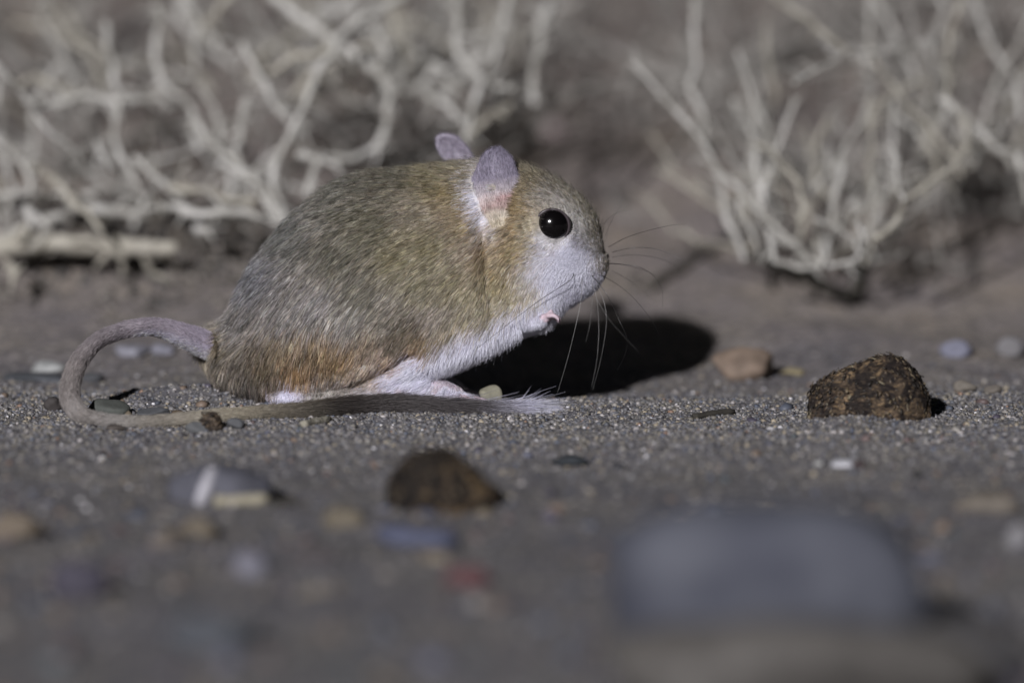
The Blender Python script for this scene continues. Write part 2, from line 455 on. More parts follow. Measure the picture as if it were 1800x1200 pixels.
# ------------------------------------------------------------------ dry shrubs
BARK = noise_mat('pale_bark', [(.3, (.25, .24, .21)), (.5, (.44, .43, .395)), (.7, (.58, .57, .54))], 160, detail=4, bump=.6, bump_dist=.0006, rough=.85, spec=.25)
BARK2 = noise_mat('ochre_bark', [(.3, (.22, .20, .17)), (.5, (.37, .35, .295)), (.7, (.47, .445, .385))], 160, detail=4, bump=.6, bump_dist=.0006, rough=.85, spec=.25)
BARK3 = noise_mat('grey_bark', [(.3, (.14, .13, .12)), (.5, (.24, .23, .21)), (.7, (.33, .315, .29))], 120, detail=4, bump=.6, bump_dist=.0006, rough=.85, spec=.25)

def branch_obj(px_pts, w, y0, y1, mat, parent, seed, taper=.75):
    n = len(px_pts); y0 = .05 + (y0 - .05) * .6; y1 = .05 + (y1 - .05) * .6
    pts = np.array([P(a, b_, y0 + (y1 - y0) * i / (n - 1)) for i, (a, b_) in enumerate(px_pts)])
    r_ = np.random.default_rng(seed)
    mid = []                                     # angular dry wood: a kink halfway along each stretch
    for i in range(n - 1):
        mid.append(pts[i]); Ls = np.linalg.norm(pts[i + 1] - pts[i])
        mid.append(pts[i] * .5 + pts[i + 1] * .5 + r_.normal(size=3) * Ls * .055)
    mid.append(pts[-1]); pts = np.array(mid)
    t_ = np.linspace(0, len(pts) - 1, (len(pts) - 1) * 5 + 1); lin = np.stack([np.interp(t_, np.arange(len(pts)), pts[:, j]) for j in range(3)], -1)
    pts = spline(pts, 5) * .35 + lin * .65
    L = np.linspace(0, 1, len(pts))
    base = w * .80 / 2 / PPM * (DIST + (y0 + y1) / 2) / DIST
    pts = pts + base * .22 * np.stack([vnoise(L * 7, L * 0, seed), vnoise(L * 7, L * 0 + 9, seed), vnoise(L * 7, L * 0 + 4, seed)], -1)
    g = ground_h(pts[:, 0], pts[:, 1]) + base * .4
    pts[:, 2] = np.maximum(pts[:, 2], g)
    rad = base * (1.08 - (1.15 - taper) * L) * (1 + .2 * vnoise(L * 9, L * 0, seed + 5) + .18 * (vnoise(L * 31, L * 0, seed + 6) > .55))
    rad[-1] *= .5
    V, F_ = tube(pts, rad, 8, jitter=.08, seed=seed)
    sets = [(V, F_)]
    # small spurs growing out of the branch
    for k in range(max(3, int(len(pts) / 3.2))):
        i = r_.integers(2, len(pts) - 1); tg = pts[i] - pts[i - 2]; tg /= np.linalg.norm(tg) + 1e-9
        d = tg * .7 + r_.normal(size=3) * np.array([.75, .45, .75]); d /= np.linalg.norm(d)
        ln = base * r_.uniform(3, 8) if k % 3 == 0 else r_.uniform(.0020, .0065)
        kk = pts[i] + d * ln * .5; d2 = d + r_.normal(size=3) * .35
        sp = np.array([pts[i], kk, kk + d2 * ln * .5]); sp[:, 2] = np.maximum(sp[:, 2], ground_h(sp[:, 0], sp[:, 1]) + base * .2)
        sp = np.array([sp[0], (sp[0] + sp[1]) / 2, sp[1], (sp[1] + sp[2]) / 2, sp[2]])
        r0 = rad[i] * r_.uniform(.3, .58); v2, f2 = tube(sp, np.linspace(r0, r0 * .5, 5), 6)
        sets.append((v2, f2))
    vv = []; ff = []; o_ = 0
    for v2, f2 in sets: vv.append(v2); ff.append(f2 + o_); o_ += len(v2)
    return link('branch', mesh_np('branch', np.concatenate(vv), np.concatenate(ff)), mat, parent)

SHG = 'dry leafless shrubs behind the jerboa'
left = empty('dry_shrub', Pg(250, 450), 'large pale leafless shrub tangled behind the back and tail of the animal', 'shrub', SHG)
LB = [
 ([(-20, 438), (60, 428), (150, 434), (240, 432), (312, 436)], 42, .195, .20),
 ([(120, 362), (200, 372), (262, 383)], 24, .20, .205),
 ([(278, 366), (350, 376), (430, 374), (505, 392)], 22, .19, .19),
 ([(-20, 348), (60, 340), (120, 338), (186, 330)], 16, .21, .22),
 ([(-20, 235), (15, 262), (42, 290), (54, 342)], 17, .22, .20),
 ([(44, 292), (98, 320), (126, 355), (180, 412)], 18, .21, .18),
 ([(-10, 112), (18, 138), (34, 160), (62, 200), (122, 256), (143, 290)], 13, .18, .20),
 ([(186, 40), (190, 90), (200, 140), (216, 164), (200, 240), (222, 287), (248, 337)], 14, .26, .20),
 ([(272, 10), (276, 60), (283, 140), (330, 180), (336, 232), (352, 268)], 15, .27, .22),
 ([(322, -10), (350, 48), (345, 110)], 20, .27, .27), ([(410, -10), (378, 25), (350, 52)], 18, .27, .27),
 ([(345, 215), (388, 270), (425, 297), (458, 338), (496, 388)], 17, .22, .19),
 ([(712, -10), (660, 22), (620, 46), (590, 76), (565, 114), (536, 186), (497, 262), (482, 330), (502, 392)], 19, .25, .19),
 ([(470, -8), (520, 28), (576, 66), (628, 101), (670, 132), (686, 165), (683, 215), (656, 262), (620, 280), (550, 280)], 20, .27, .22),
 ([(622, -5), (592, 18), (558, 44)], 16, .28, .28),
 ([(585, 84), (512, 100), (466, 132), (456, 158)], 17, .24, .24),
 ([(426, 76), (446, 118), (468, 150), (482, 186), (504, 208)], 14, .23, .22),
 ([(436, 170), (424, 216), (412, 262), (442, 342)], 15, .23, .20),
 ([(803, -10), (806, 42), (816, 112), (848, 140), (830, 190), (816, 250)], 18, .27, .22),
 ([(896, -8), (886, 50), (866, 116), (846, 142)], 15, .28, .25),
 ([(898, 186), (862, 205), (822, 240)], 18, .24, .22),
 ([(845, 142), (875, 155), (906, 157)], 14, .25, .25),
 ([(965, 10), (952, 60), (936, 112), (938, 182)], 20, .30, .26),
 ([(42, 175), (64, 186), (88, 186)], 13, .21, .21), ([(88, 182), (120, 176), (158, 168), (200, 178), (286, 172), (305, 192)], 17, .23, .24),
 ([(36, 150), (62, 136), (98, 150), (130, 166)], 16, .24, .24),
 ([(-10, 430), (28, 408), (62, 388), (116, 378)], 22, .20, .20),
 ([(40, 362), (68, 384), (92, 404)], 20, .19, .19),
 ([(340, 404), (380, 396), (412, 396)], 24, .20, .20),
 ([(236, 276), (262, 300), (290, 326), (322, 352)], 14, .21, .20),
 ([(298, 328), (344, 334), (392, 347), (452, 350)], 16, .20, .19),
 ([(384, 284), (428, 308), (466, 333), (494, 386)], 16, .20, .19),
 ([(526, 268), (556, 276), (590, 288)], 18, .21, .20),
 ([(752, 168), (780, 182), (822, 217), (828, 236)], 15, .25, .23),
 ([(762, 112), (784, 132), (808, 158)], 18, .27, .26),
 ([(686, 12), (695, 50), (706, 92)], 16, .30, .30),
 ([(656, 44), (672, 76), (676, 130)], 14, .28, .27),
 ([(730, 90), (762, 120), (742, 150), (700, 160)], 13, .29, .28),
 ([(560, 282), (548, 316), (540, 346)], 16, .20, .20),
 ([(170, 250), (182, 274), (190, 300)], 12, .20, .20),
 ([(4, 448), (22, 470), (20, 500)], 20, .18, .17),
]
for i, (pp, w, a, b_) in enumerate(LB):
    branch_obj(pp, w, a - .02, b_ - .02, BARK if i % 5 else BARK2, left, 100 + i)
rx = np.random.default_rng(77)
for i in range(95):
    x0 = rx.uniform(-20, 900); y0 = rx.uniform(60, 410 if x0 < 480 else 215); a = rx.uniform(-2.6, -.5); pp = [(x0, y0)]
    for k in range(rx.integers(3, 5)):
        a += rx.normal() * .35; l = rx.uniform(35, 70); pp.append((pp[-1][0] + math.cos(a) * l, pp[-1][1] + math.sin(a) * l))
    yy = .215 + (400 - y0) / 400 * .11 + rx.uniform(-.02, .03)
    branch_obj(pp, rx.uniform(6, 13), yy, yy + rx.uniform(-.02, .06), (BARK, BARK, BARK3, BARK2)[i % 4], left, 500 + i)

right = empty('dry_shrub', Pg(1440, 500), 'small open leafless shrub standing to the right on bare sand', 'shrub', SHG)
RB = [
 ([(1440, 468), (1400, 432), (1352, 386), (1300, 332), (1252, 280), (1212, 222), (1165, 170), (1108, 108)], 13, .155, .20),
 ([(1310, 455), (1296, 420), (1270, 330), (1248, 268), (1236, 200), (1226, 112), (1222, -10)], 13, .17, .24),
 ([(1328, 420), (1310, 370), (1296, 340)], 12, .17, .19), ([(1340, 345), (1326, 250), (1306, 205), (1290, 172)], 13, .19, .22),
 ([(1346, 360), (1342, 330), (1366, 262), (1384, 215), (1398, 172)], 12, .18, .20),
 ([(1404, 392), (1412, 360), (1400, 314), (1374, 290)], 11, .16, .17),
 ([(1464, 394), (1480, 300), (1500, 232), (1520, 200), (1534, 156), (1522, 120), (1527, -10)], 13, .17, .25),
 ([(1420, 348), (1450, 310), (1482, 270)], 13, .19, .20),
 ([(1540, 420), (1592, 356), (1636, 322), (1680, 288), (1706, 246)], 15, .125, .17),
 ([(1592, 354), (1578, 316), (1580, 282), (1558, 250)], 10, .13, .155),
 ([(1650, 172), (1690, 200), (1740, 250), (1786, 300)], 18, .19, .19),
 ([(1692, -10), (1668, 60), (1662, 120), (1664, 170), (1704, 246)], 13, .24, .18),
 ([(1668, 188), (1650, 222), (1626, 248), (1590, 215), (1546, 178)], 13, .22, .23),
 ([(1396, 146), (1440, 120), (1488, 90), (1540, 96), (1600, 84), (1652, 66)], 9, .17, .22),
 ([(1360, -10), (1400, 22), (1436, 50), (1490, 90)], 15, .26, .20),
 ([(1352, 404), (1360, 458), (1400, 470), (1440, 468), (1480, 462), (1512, 446), (1504, 418), (1470, 396), (1430, 384)], 11, .15, .15),
 ([(1300, 350), (1316, 395), (1330, 430)], 10, .165, .165),
 ([(1322, 256), (1350, 262), (1372, 292)], 9, .18, .17),
 ([(1520, 424), (1508, 392), (1506, 358)], 9, .14, .15), ([(1524, 370), (1536, 320), (1552, 306)], 8, .15, .16),
 ([(1500, 236), (1524, 210), (1548, 180), (1600, 150), (1652, 140)], 12, .20, .24),
 ([(1440, 470), (1452, 446), (1456, 430)], 12, .145, .15),
 ([(1790, 270), (1800, 320), (1806, 360)], 16, .16, .16),
 ([(1455, 210), (1440, 240), (1420, 275)], 10, .22, .21),
]
for i, (pp, w, a, b_) in enumerate(RB):
    branch_obj(pp, w, a, b_, (BARK, BARK, BARK2)[i % 3], right, 300 + i)

rx = np.random.default_rng(78)
for i in range(56):
    x0 = rx.uniform(1310, 1530); y0 = rx.uniform(380, 466)
    a = -1.57 + (x0 - 1420) / 110 * .75 + rx.normal() * .35
    if i >= 34: x0 = rx.uniform(1560, 1830); y0 = rx.uniform(160, 330); a = rx.uniform(-2.6, -.5)
    pp = [(x0, y0)]
    for k in range(rx.integers(3, 6)):
        a += rx.normal() * .28; l = rx.uniform(40, 85); pp.append((pp[-1][0] + math.cos(a) * l, pp[-1][1] + math.sin(a) * l))
    yy = .17 + (466 - y0) / 400 * .1 + rx.uniform(-.01, .04)
    branch_obj(pp, rx.uniform(6, 12), yy, yy + rx.uniform(0, .07), (BARK, BARK2, BARK3)[i % 3], right, 700 + i)

# blurred shrubs further back: grown by forking
def grow(root, n_main, height, spread, rad, label, seed, mat, yjit=.03):
    g = empty('dry_shrub', root, label, 'shrub', SHG)
    r_ = np.random.default_rng(seed)
    for k in range(n_main):
        sets = []
        def rec(p, d, ln, rd, depth):
            pts = [p]; dd = d.copy()
            for i in range(4):
                dd = dd + r_.normal(size=3) * .22; dd[1] *= .85; dd /= np.linalg.norm(dd)
                pts.append(pts[-1] + dd * ln / 4)
            pts = np.array(pts)
            pts[:, 2] = np.maximum(pts[:, 2], ground_h(pts[:, 0], pts[:, 1]) + rd * .5)
            sets.append(tube(spline(pts, 2), np.linspace(rd, rd * .6, 9), 6))
            if depth:
                for j in range(2 if depth > 1 else 3):
                    i = int(r_.integers(2, 5))
                    nd = dd + r_.normal(size=3) * .75; nd[2] += .15; nd /= np.linalg.norm(nd)
                    rec(pts[i], nd, ln * r_.uniform(.5, .85), rd * .62, depth - 1)
        a = r_.uniform(-1, 1) * spread
        d = np.array([math.sin(a), r_.uniform(-.4, .4), math.cos(a) * .9 + .05]); d /= np.linalg.norm(d)
        st = np.array(root) + np.array([r_.uniform(-.012, .012), r_.uniform(-.02, .02), 0])
        rec(st, d, height * r_.uniform(.5, .8), rad * r_.uniform(.7, 1.1), 2)
        vv = []; ff = []; o_ = 0
        for v2, f2 in sets: vv.append(v2); ff.append(f2 + o_); o_ += len(v2)
        link('branch', mesh_np('branch', np.concatenate(vv), np.concatenate(ff)), mat, g)
    return g
def gp(x, y): return np.array([x, y, float(ground_h(x, y))])
grow(gp(-.095, .235), 10, .085, 1.35, .0011, 'blurred grey shrub behind the left end of the large pale shrub', 1, BARK3)
grow(gp(-.03, .25), 10, .085, 1.3, .0011, 'blurred grey shrub behind the middle of the large pale shrub', 2, BARK3)
grow(gp(-.004, .27), 8, .08, 1.1, .0011, 'blurred grey shrub seen above the ears', 3, BARK3)
grow(gp(.075, .24), 11, .085, 1.3, .0011, 'blurred grey shrub behind the small open shrub', 4, BARK3)
grow(gp(.11, .22), 9, .08, 1.3, .0011, 'blurred grey shrub at the upper right corner', 5, BARK3)
grow(gp(-.10, .33), 9, .10, 1.3, .0013, 'faint far shrub in the upper left corner', 6, BARK3)
grow(gp(.055, .36), 9, .10, 1.3, .0013, 'faint far shrub at the top middle', 7, BARK3)

# low litter under the left shrub
lit = lambda r, n: (r.normal(-.07, .035, n), r.normal(.155, .018, n))
v, f, c = grains(2600, lit, .0006, .0022, I1V, I1F, seed=8, pal=(PAL * .3 + PAL.mean(1, keepdims=True) * .5) * np.array([.72, .66, .58]))
me = mesh_np('plant_litter', v, f); set_col(me, c)
o = link('plant_litter', me, GRAIN, smooth_=False)
tag(o, 'grey brown plant crumbs and clods under the large shrub', 'litter', kind='stuff')

# ------------------------------------------------------------------ droppings
def fibre_mat(name, dark, tan, thr, scale):
    m, nt, b = new_mat(name)
    tc = N(nt, 'ShaderNodeTexCoord')
    n = N(nt, 'ShaderNodeTexNoise'); n.inputs['Scale'].default_value = scale; n.inputs['Detail'].default_value = 4; n.inputs['Distortion'].default_value = 1.0
    nt.links.new(tc.outputs['Object'], n.inputs['Vector'])
    r = ramp(nt, [(thr - .07, dark), (thr + .03, tuple(np.array(tan) * .55)), (thr + .13, tan)]); nt.links.new(n.outputs['Fac'], r.inputs['Fac'])
    v = N(nt, 'ShaderNodeTexVoronoi'); v.inputs['Scale'].default_value = scale * 4.5; v.inputs['Randomness'].default_value = 1
    mp = N(nt, 'ShaderNodeMapping'); mp.inputs['Scale'].default_value = (1, 1, 2.2); mp.inputs['Rotation'].default_value = (0, .6, .2)
    nt.links.new(tc.outputs['Object'], mp.inputs[0]); nt.links.new(mp.outputs[0], v.inputs['Vector'])
    sp = N(nt, 'ShaderNodeSeparateColor'); nt.links.new(v.outputs['Color'], sp.inputs[0])
    r3 = ramp(nt, [(0, (.35, .32, .34)), (.6, (.9, .9, .9)), (1, (1.6, 1.5, 1.25))]); nt.links.new(sp.outputs[0], r3.inputs['Fac'])
    mu = N(nt, 'ShaderNodeMix', data_type='RGBA', blend_type='MULTIPLY'); mu.inputs[0].default_value = 1
    nt.links.new(r.outputs[0], mu.inputs[6]); nt.links.new(r3.outputs[0], mu.inputs[7])
    nt.links.new(mu.outputs[2], b.inputs['Base Color'])
    bp = N(nt, 'ShaderNodeBump'); bp.inputs['Strength'].default_value = .9; bp.inputs['Distance'].default_value = .0005
    nt.links.new(sp.outputs[1], bp.inputs['Height']); nt.links.new(bp.outputs[0], b.inputs['Normal'])
    b.inputs['Roughness'].default_value = .85; b.inputs['Specular IOR Level'].default_value = .2
    return m
FIB = fibre_mat('fibrous_dung', (.024, .019, .017), (.15, .11, .074), .55, 300)
SV5, SF5 = ico(5)
def dropping(px, py, w, h, label, seed, profile, yoff=.006, flakes=120, sink=0.1, mat=FIB):
    g = Pg(px, py); k = (DIST + g[1]) / DIST / PPM
    root = empty('dung_pellet', (g[0], g[1] + yoff, float(ground_h(g[0], g[1] + yoff))), label, 'dung pellet', 'fibrous dung pellets on the sand')
    d = SV5.copy()
    # outline given as (x, top) pairs in units of half width / full height
    xs = np.array([p_[0] for p_ in profile]); tp = np.array([p_[1] for p_ in profile])
    hx = np.sign(d[:, 0]) * np.abs(d[:, 0]) ** .85
    fx_ = np.linspace(-1, 1, 201); ft_ = np.convolve(np.pad(np.interp(fx_, xs, tp), 12, mode='edge'), np.hanning(25) / np.hanning(25).sum(), 'valid'); H = np.interp(hx, fx_, ft_)
    rr = np.sqrt(np.maximum(1e-9, 1 - d[:, 0] ** 2))
    zz = d[:, 2] / rr; yy = d[:, 1] / rr
    V = np.stack([hx * w / 2, yy * H * h * .62, np.where(zz > 0, zz * H * h, zz * h * .22 * H)], -1) * k
    q = d * 2.6 + seed
    nz = 1 + .03 * vnoise(q[:, 0] + q[:, 1] * .6, q[:, 2] + q[:, 1] * .8, seed)
    q = d * 9; nz2 = np.abs(vnoise(q[:, 0] + q[:, 1], q[:, 2] - q[:, 1] * .7, seed + 1)); q = d * 24
    nz3 = vnoise(q[:, 0] + q[:, 1] * .8, q[:, 2] * 1.0 - q[:, 1], seed + 2)
    V = V * (nz + .045 * nz2 + .018 * nz3)[:, None]
    V[:, 2] -= sink * h * k
    body = link('pellet_body', mesh_np('pellet_body', V, SF5), mat, None); body.parent = root
    nrm = V / np.linalg.norm(V, axis=1)[:, None]
    r_ = np.random.default_rng(seed); vs2 = []; fs2 = []; cs2 = []; o_ = 0
    top = np.where(V[:, 2] > 0)[0]
    for i in r_.choice(top, flakes):
        p_ = V[i]; n_ = nrm[i]; t_ = np.cross(n_, r_.normal(size=3)); t_ /= np.linalg.norm(t_); s_ = np.cross(n_, t_)
        L = r_.uniform(.0005, .0016); W = r_.uniform(.00010, .00042)
        a = p_ + n_ * .00005; lift = n_ * r_.uniform(.00005, .0003)
        q4 = np.array([a - s_ * W, a + s_ * W, a + t_ * L + lift + s_ * W * .6, a + t_ * L + lift - s_ * W * .6])
        low = q4 - n_ * .00012
        vs2.append(np.concatenate([q4, low])); fs2.append(np.array([[0, 1, 2], [0, 2, 3], [4, 6, 5], [4, 7, 6], [0, 4, 5], [0, 5, 1], [1, 5, 6], [1, 6, 2], [2, 6, 7], [2, 7, 3], [3, 7, 4], [3, 4, 0]]) + o_)
        o_ += 8
        cc = [(.02, .016, .013), (.085, .06, .038), (.15, .115, .07), (.035, .028, .022), (.2, .17, .11)][r_.choice(5, p=[.35, .25, .12, .22, .06])]
        cs2.append(np.tile(cc, (8, 1)))
    me = mesh_np('straw_flakes', np.concatenate(vs2), np.concatenate(fs2)); set_col(me, np.concatenate(cs2))
    fl = link('straw_flakes', me, GRAIN, None, smooth_=False); fl.parent = root; fl['kind'] = 'stuff'
    return root
dropping(1530, 733, 210, 103, 'sharp dark brown fibrous dung pellet standing right of the shadow', 21,
         [(-1, .38), (-.9, .58), (-.7, .74), (-.4, .90), (0, 1.04), (.3, 1.12), (.55, 1.08), (.75, .93), (.9, .68), (1, .35)], yoff=.009, flakes=750, sink=.05)
dropping(775, 905, 192, 104, 'out-of-focus dark brown dung pellet in front of the animal', 34,
         [(-1, .45), (-.8, .72), (-.5, .98), (-.15, 1.08), (.15, 1.02), (.45, .85), (.75, .62), (1, .35)], yoff=.007, flakes=320, sink=.05,
         mat=fibre_mat('fibrous_dung_b', (.016, .013, .011), (.13, .095, .06), .55, 130))
dropping(371, 757, 38, 32, 'tiny brown dung pellet at the tail near the left', 47,
         [(-1, .5), (-.5, .9), (0, 1.0), (.5, .95), (1, .5)], yoff=.0015, flakes=24, sink=.02,
         mat=fibre_mat('fibrous_dung_c', (.04, .032, .027), (.11, .088, .07), .48, 700))

# ------------------------------------------------------------------ the jerboa
YB = 0.025
OUT = [(352, 598), (370, 576), (400, 548), (425, 500), (452, 452), (498, 392), (540, 350), (580, 322), (620, 304), (660, 294), (720, 290), (760, 284),
       (800, 278), (850, 274), (900, 278), (940, 288), (980, 306), (1012, 327), (1040, 352), (1058, 378), (1067, 408), (1070, 428), (1077, 446),
       (1079, 462), (1074, 480), (1062, 498), (1048, 512), (1030, 524), (1008, 538), (985, 556), (960, 568), (925, 580), (890, 598), (855, 616), (820, 634),
       (785, 650), (765, 668), (770, 690), (740, 704), (640, 712), (540, 712), (460, 712), (420, 700), (392, 680), (374, 650), (357, 618)]
S = 4.0; ox, oz = 300, 220
W_, H_ = 210, 140
px_ = ox + np.arange(W_) * S; pz_ = oz + np.arange(H_) * S
GX, GZ = np.meshgrid(px_, pz_)
poly = spline(np.array([(a, b_) for a, b_ in OUT + OUT[:1]], float), 4)[:-1]
inside = np.zeros(GX.shape, bool)
for i in range(len(poly)):
    (x1, y1), (x2, y2) = poly[i], poly[(i + 1) % len(poly)]
    if y1 == y2: continue
    c_ = ((y1 > GZ) != (y2 > GZ)) & (GX < (x2 - x1) * (GZ - y1) / (y2 - y1) + x1)
    inside ^= c_
def seg_dist(gx_, gz_, pl):
    d = np.full(np.shape(gx_), 1e9)
    for i in range(len(pl) - 1):
        a = pl[i]; b_ = pl[i + 1]; ab = b_ - a; L = (ab ** 2).sum() + 1e-9
        t = np.clip(((gx_ - a[0]) * ab[0] + (gz_ - a[1]) * ab[1]) / L, 0, 1)
        d = np.minimum(d, np.hypot(gx_ - a[0] - ab[0] * t, gz_ - a[1] - ab[1] * t))
    return d
dist = seg_dist(GX, GZ, np.concatenate([poly, poly[:1]]))
INSET = 5.0
sd = np.where(inside, dist, -dist) - INSET
u = np.where(sd > 0, 1.0, 0.0)
mask = sd > 0
for it in range(2600):
    un = np.zeros_like(u)
    un[1:-1, 1:-1] = .25 * (u[:-2, 1:-1] + u[2:, 1:-1] + u[1:-1, :-2] + u[1:-1, 2:]) + S * S
    u = np.where(mask, u + 1.0 * (un - u), 0)
u = np.where(mask, u, 0)
un_ = u / u.max(); pw_ = .44 - .16 * np.exp(-((GX - 850) / 140) ** 2 - ((GZ - 600) / 70) ** 2) - .08 * np.exp(-((GX - 560) / 160) ** 2 - ((GZ - 690) / 80) ** 2)
T_ = np.where(mask, np.sqrt(u.max()) * .64 * un_ ** pw_, 0)
T_ *= 1 - .10 * smooth(860, 960, GX)
def gauss(cx, cz, r, rz=None): return np.exp(-((GX - cx) / r) ** 2 - ((GZ - cz) / (rz or r)) ** 2)
def poly_d(pl): return seg_dist(GX, GZ, spline(np.array(pl, float), 6))
edge = np.clip(sd / 40, 0, 1)
T_ += edge * (14 * gauss(560, 590, 120, 95) + 10 * gauss(800, 470, 90) + 9 * gauss(985, 440, 60) - 0 * gauss(1030, 390, 50))
bel = np.exp(-(poly_d([(690, 668), (760, 628), (830, 600), (890, 577), (950, 556)]) / 42) ** 2)
T_ += np.sqrt(np.clip(sd / 12, 0, 1)) * (30 + 16 * smooth(720, 800, GX)) * bel
T_ += np.sqrt(np.clip(sd / 14, 0, 1)) * 12 * np.exp(-(poly_d([(480, 675), (560, 680), (620, 672)]) / 38) ** 2)
T_ -= edge * 24 * np.exp(-(poly_d([(735, 600), (690, 630), (640, 655), (590, 680)]) / 9) ** 2)
T_ -= edge * 12 * np.exp(-(poly_d([(850, 372), (858, 420), (862, 470), (870, 520)]) / 12) ** 2)
T_ -= edge * 7 * np.exp(-(poly_d([(440, 560), (445, 640), (445, 690)]) / 13) ** 2)
T_ = np.maximum(T_, 0)
# surface: near and far sheet over the mask cells
vid = -np.ones(GX.shape, int)
cells = mask[:-1, :-1] | mask[1:, :-1] | mask[:-1, 1:] | mask[1:, 1:]
need = np.zeros_like(mask)
need[:-1, :-1] |= cells; need[1:, :-1] |= cells; need[:-1, 1:] |= cells; need[1:, 1:] |= cells
vid[need] = np.arange(need.sum())
nv = need.sum()
gxn, gzn, tn, mn, sn = GX[need], GZ[need], T_[need], mask[need], sd[need]
# pull the boundary ring onto the outline
gr_y, gr_x = np.gradient(sd, S)
gxx, gyy = gr_x[need], gr_y[need]; gl = np.hypot(gxx, gyy) + 1e-6
shift = np.where(~mn, -sn, 0)
gxn = gxn + gxx / gl * shift; gzn = gzn + gyy / gl * shift
tn = np.where(mn, tn, 0)
c0 = np.array([P(a, b_, YB) for a, b_ in [(0, 0), (1800, 0), (0, 1200)]])
def bodypos(px, py, t):
    base = c0[0] + np.outer(px / 1800, c0[1] - c0[0]) + np.outer(py / 1200, c0[2] - c0[0])
    base[:, 1] = YB + t / PPM
    return base
Vb = np.concatenate([bodypos(gxn, gzn, -tn), bodypos(gxn, gzn, tn)])
cy_, cx_ = np.nonzero(cells)
q = np.stack([vid[cy_, cx_], vid[cy_, cx_ + 1], vid[cy_ + 1, cx_ + 1], vid[cy_ + 1, cx_]], -1)
bnd = lambda a: a
Fb = np.concatenate([q[:, ::-1], q + nv])
# stitch rim: share rim vertices
rimmap = np.arange(2 * nv); rim = np.nonzero(~mn)[0]; rimmap[rim + nv] = rim
Fb = rimmap[Fb]

PARTS_V, PARTS_F = [Vb], [np.concatenate([Fb[:, [0, 1, 2]], Fb[:, [0, 2, 3]]])]
def add_part(v, f): PARTS_V.append(np.asarray(v)); PARTS_F.append(np.asarray(f))
SV2, SF2 = ico(2)
def chain(pts, rads, per=6):
    """solid limb through world points, radii in photo pixels"""
    p = spline(np.concatenate([np.asarray(pts), np.asarray(rads)[:, None] / PPM], 1), per)
    v, f = tube(p[:, :3], p[:, 3], 16); add_part(v, f)
    for i in (0, -1): add_part(p[i, :3] + SV2 * p[i, 3], SF2)
    return p
LAB_P, LAB_I, LAB_T, LAB_D = [], [], [], []     # labelled samples: region, parameter, direction
def label_chain(p, reg):
    T = np.gradient(p[:, :3], axis=0); T /= np.linalg.norm(T, axis=1)[:, None]
    for i in range(len(p)):
        LAB_P.append(p[i, :3]); LAB_I.append(reg); LAB_T.append(i / (len(p) - 1)); LAB_D.append(T[i])
# tail
tail_px = [(392, 622, .022, 22), (358, 604, .020, 24), (325, 590, .017, 21), (285, 577, .014, 17), (248, 575, .011, 15), (205, 584, .008, 14), (168, 602, .004, 14),
           (140, 634, .000, 16), (126, 668, -.003, 17), (124, 700, -.006, 18), (140, 726, -.008, 15)]
tp = [P(a, b_, y) for a, b_, y, r in tail_px]; tr = [t[3] for t in tail_px]
for a, b_, r in [(170, 739, 12), (230, 741, 11), (300, 738, 11), (380, 733, 12), (460, 729, 11), (540, 722, 12), (620, 714, 13), (700, 712, 12), (780, 716, 9), (850, 720, 6), (900, 721, 4)]:
    q_ = Pz(a, b_, r / PPM); q_[2] += float(ground_h(q_[0], q_[1])) + .2 * 1 / PPM
    tp.append(q_); tr.append(r)
tailc = chain(tp, tr, 8); label_chain(tailc, 1)
# hind feet, long and flat on the sand, with three toes
def foot(y, sgn):
    zf = lambda a, yy: float(ground_h(P(a, 700, yy)[0], yy))
    def Q(a, yy, up): p_ = P(a, 700, yy); p_[2] = zf(a, yy) + up / PPM; return p_
    c = chain([Q(480, y, 14), Q(560, y, 16), Q(650, y, 20), Q(720, y, 28), Q(762, y, 30), Q(800, y, 23)], [13, 13, 16, 22, 22, 16]); label_chain(c, 2)
    for k, (dy, ln) in enumerate([(-.0016, 838), (0, 852), (.0016, 840)]):
        yy = y + dy
        c = chain([Q(785, yy, 20), Q(812, yy, 16), Q(ln, yy, 9)], [9.5, 9, 6.5], 3); label_chain(c, 3)
        t_ = chain([Q(ln, yy, 6), Q(ln + 9, yy, 4)], [2.5, .8], 2)
foot(.0138, -1); foot(.036, 1)
# forepaws tucked below the chin
def paw(y):
    c = chain([P(905, 560, y + .002), P(935, 566, y), P(958, 560, y - .001)], [14, 12, 10], 4); label_chain(c, 2)
    base = P(962, 557, y - .001)
    for k in range(4):
        a0 = base + np.array([0, -.0007, 0]) + np.array([.0004 * (k % 2), (k - 1.5) * .0007, .0003 * (1.5 - k)])
        a1 = a0 + np.array([.0013, (k - 1.5) * .0003, .0002])
        a2 = a1 + np.array([.0008, 0, -.0007]); a3 = a2 + np.array([.0001, 0, -.0006])
        c = chain([a0, a1, a2, a3], [4.5, 4.2, 3.6, 2.6], 3); label_chain(c, 3)
    c = chain([base + np.array([-.0002, -.0006, .0004]), base + np.array([.0006, -.001, .0013]), base + np.array([.0011, -.001, .0015])], [4, 3.6, 2.6], 3); label_chain(c, 3)
tq = float(T_[int((560 - oz) / S), int((935 - ox) / S)]); paw(YB - tq / PPM + .0004); paw(.0315)
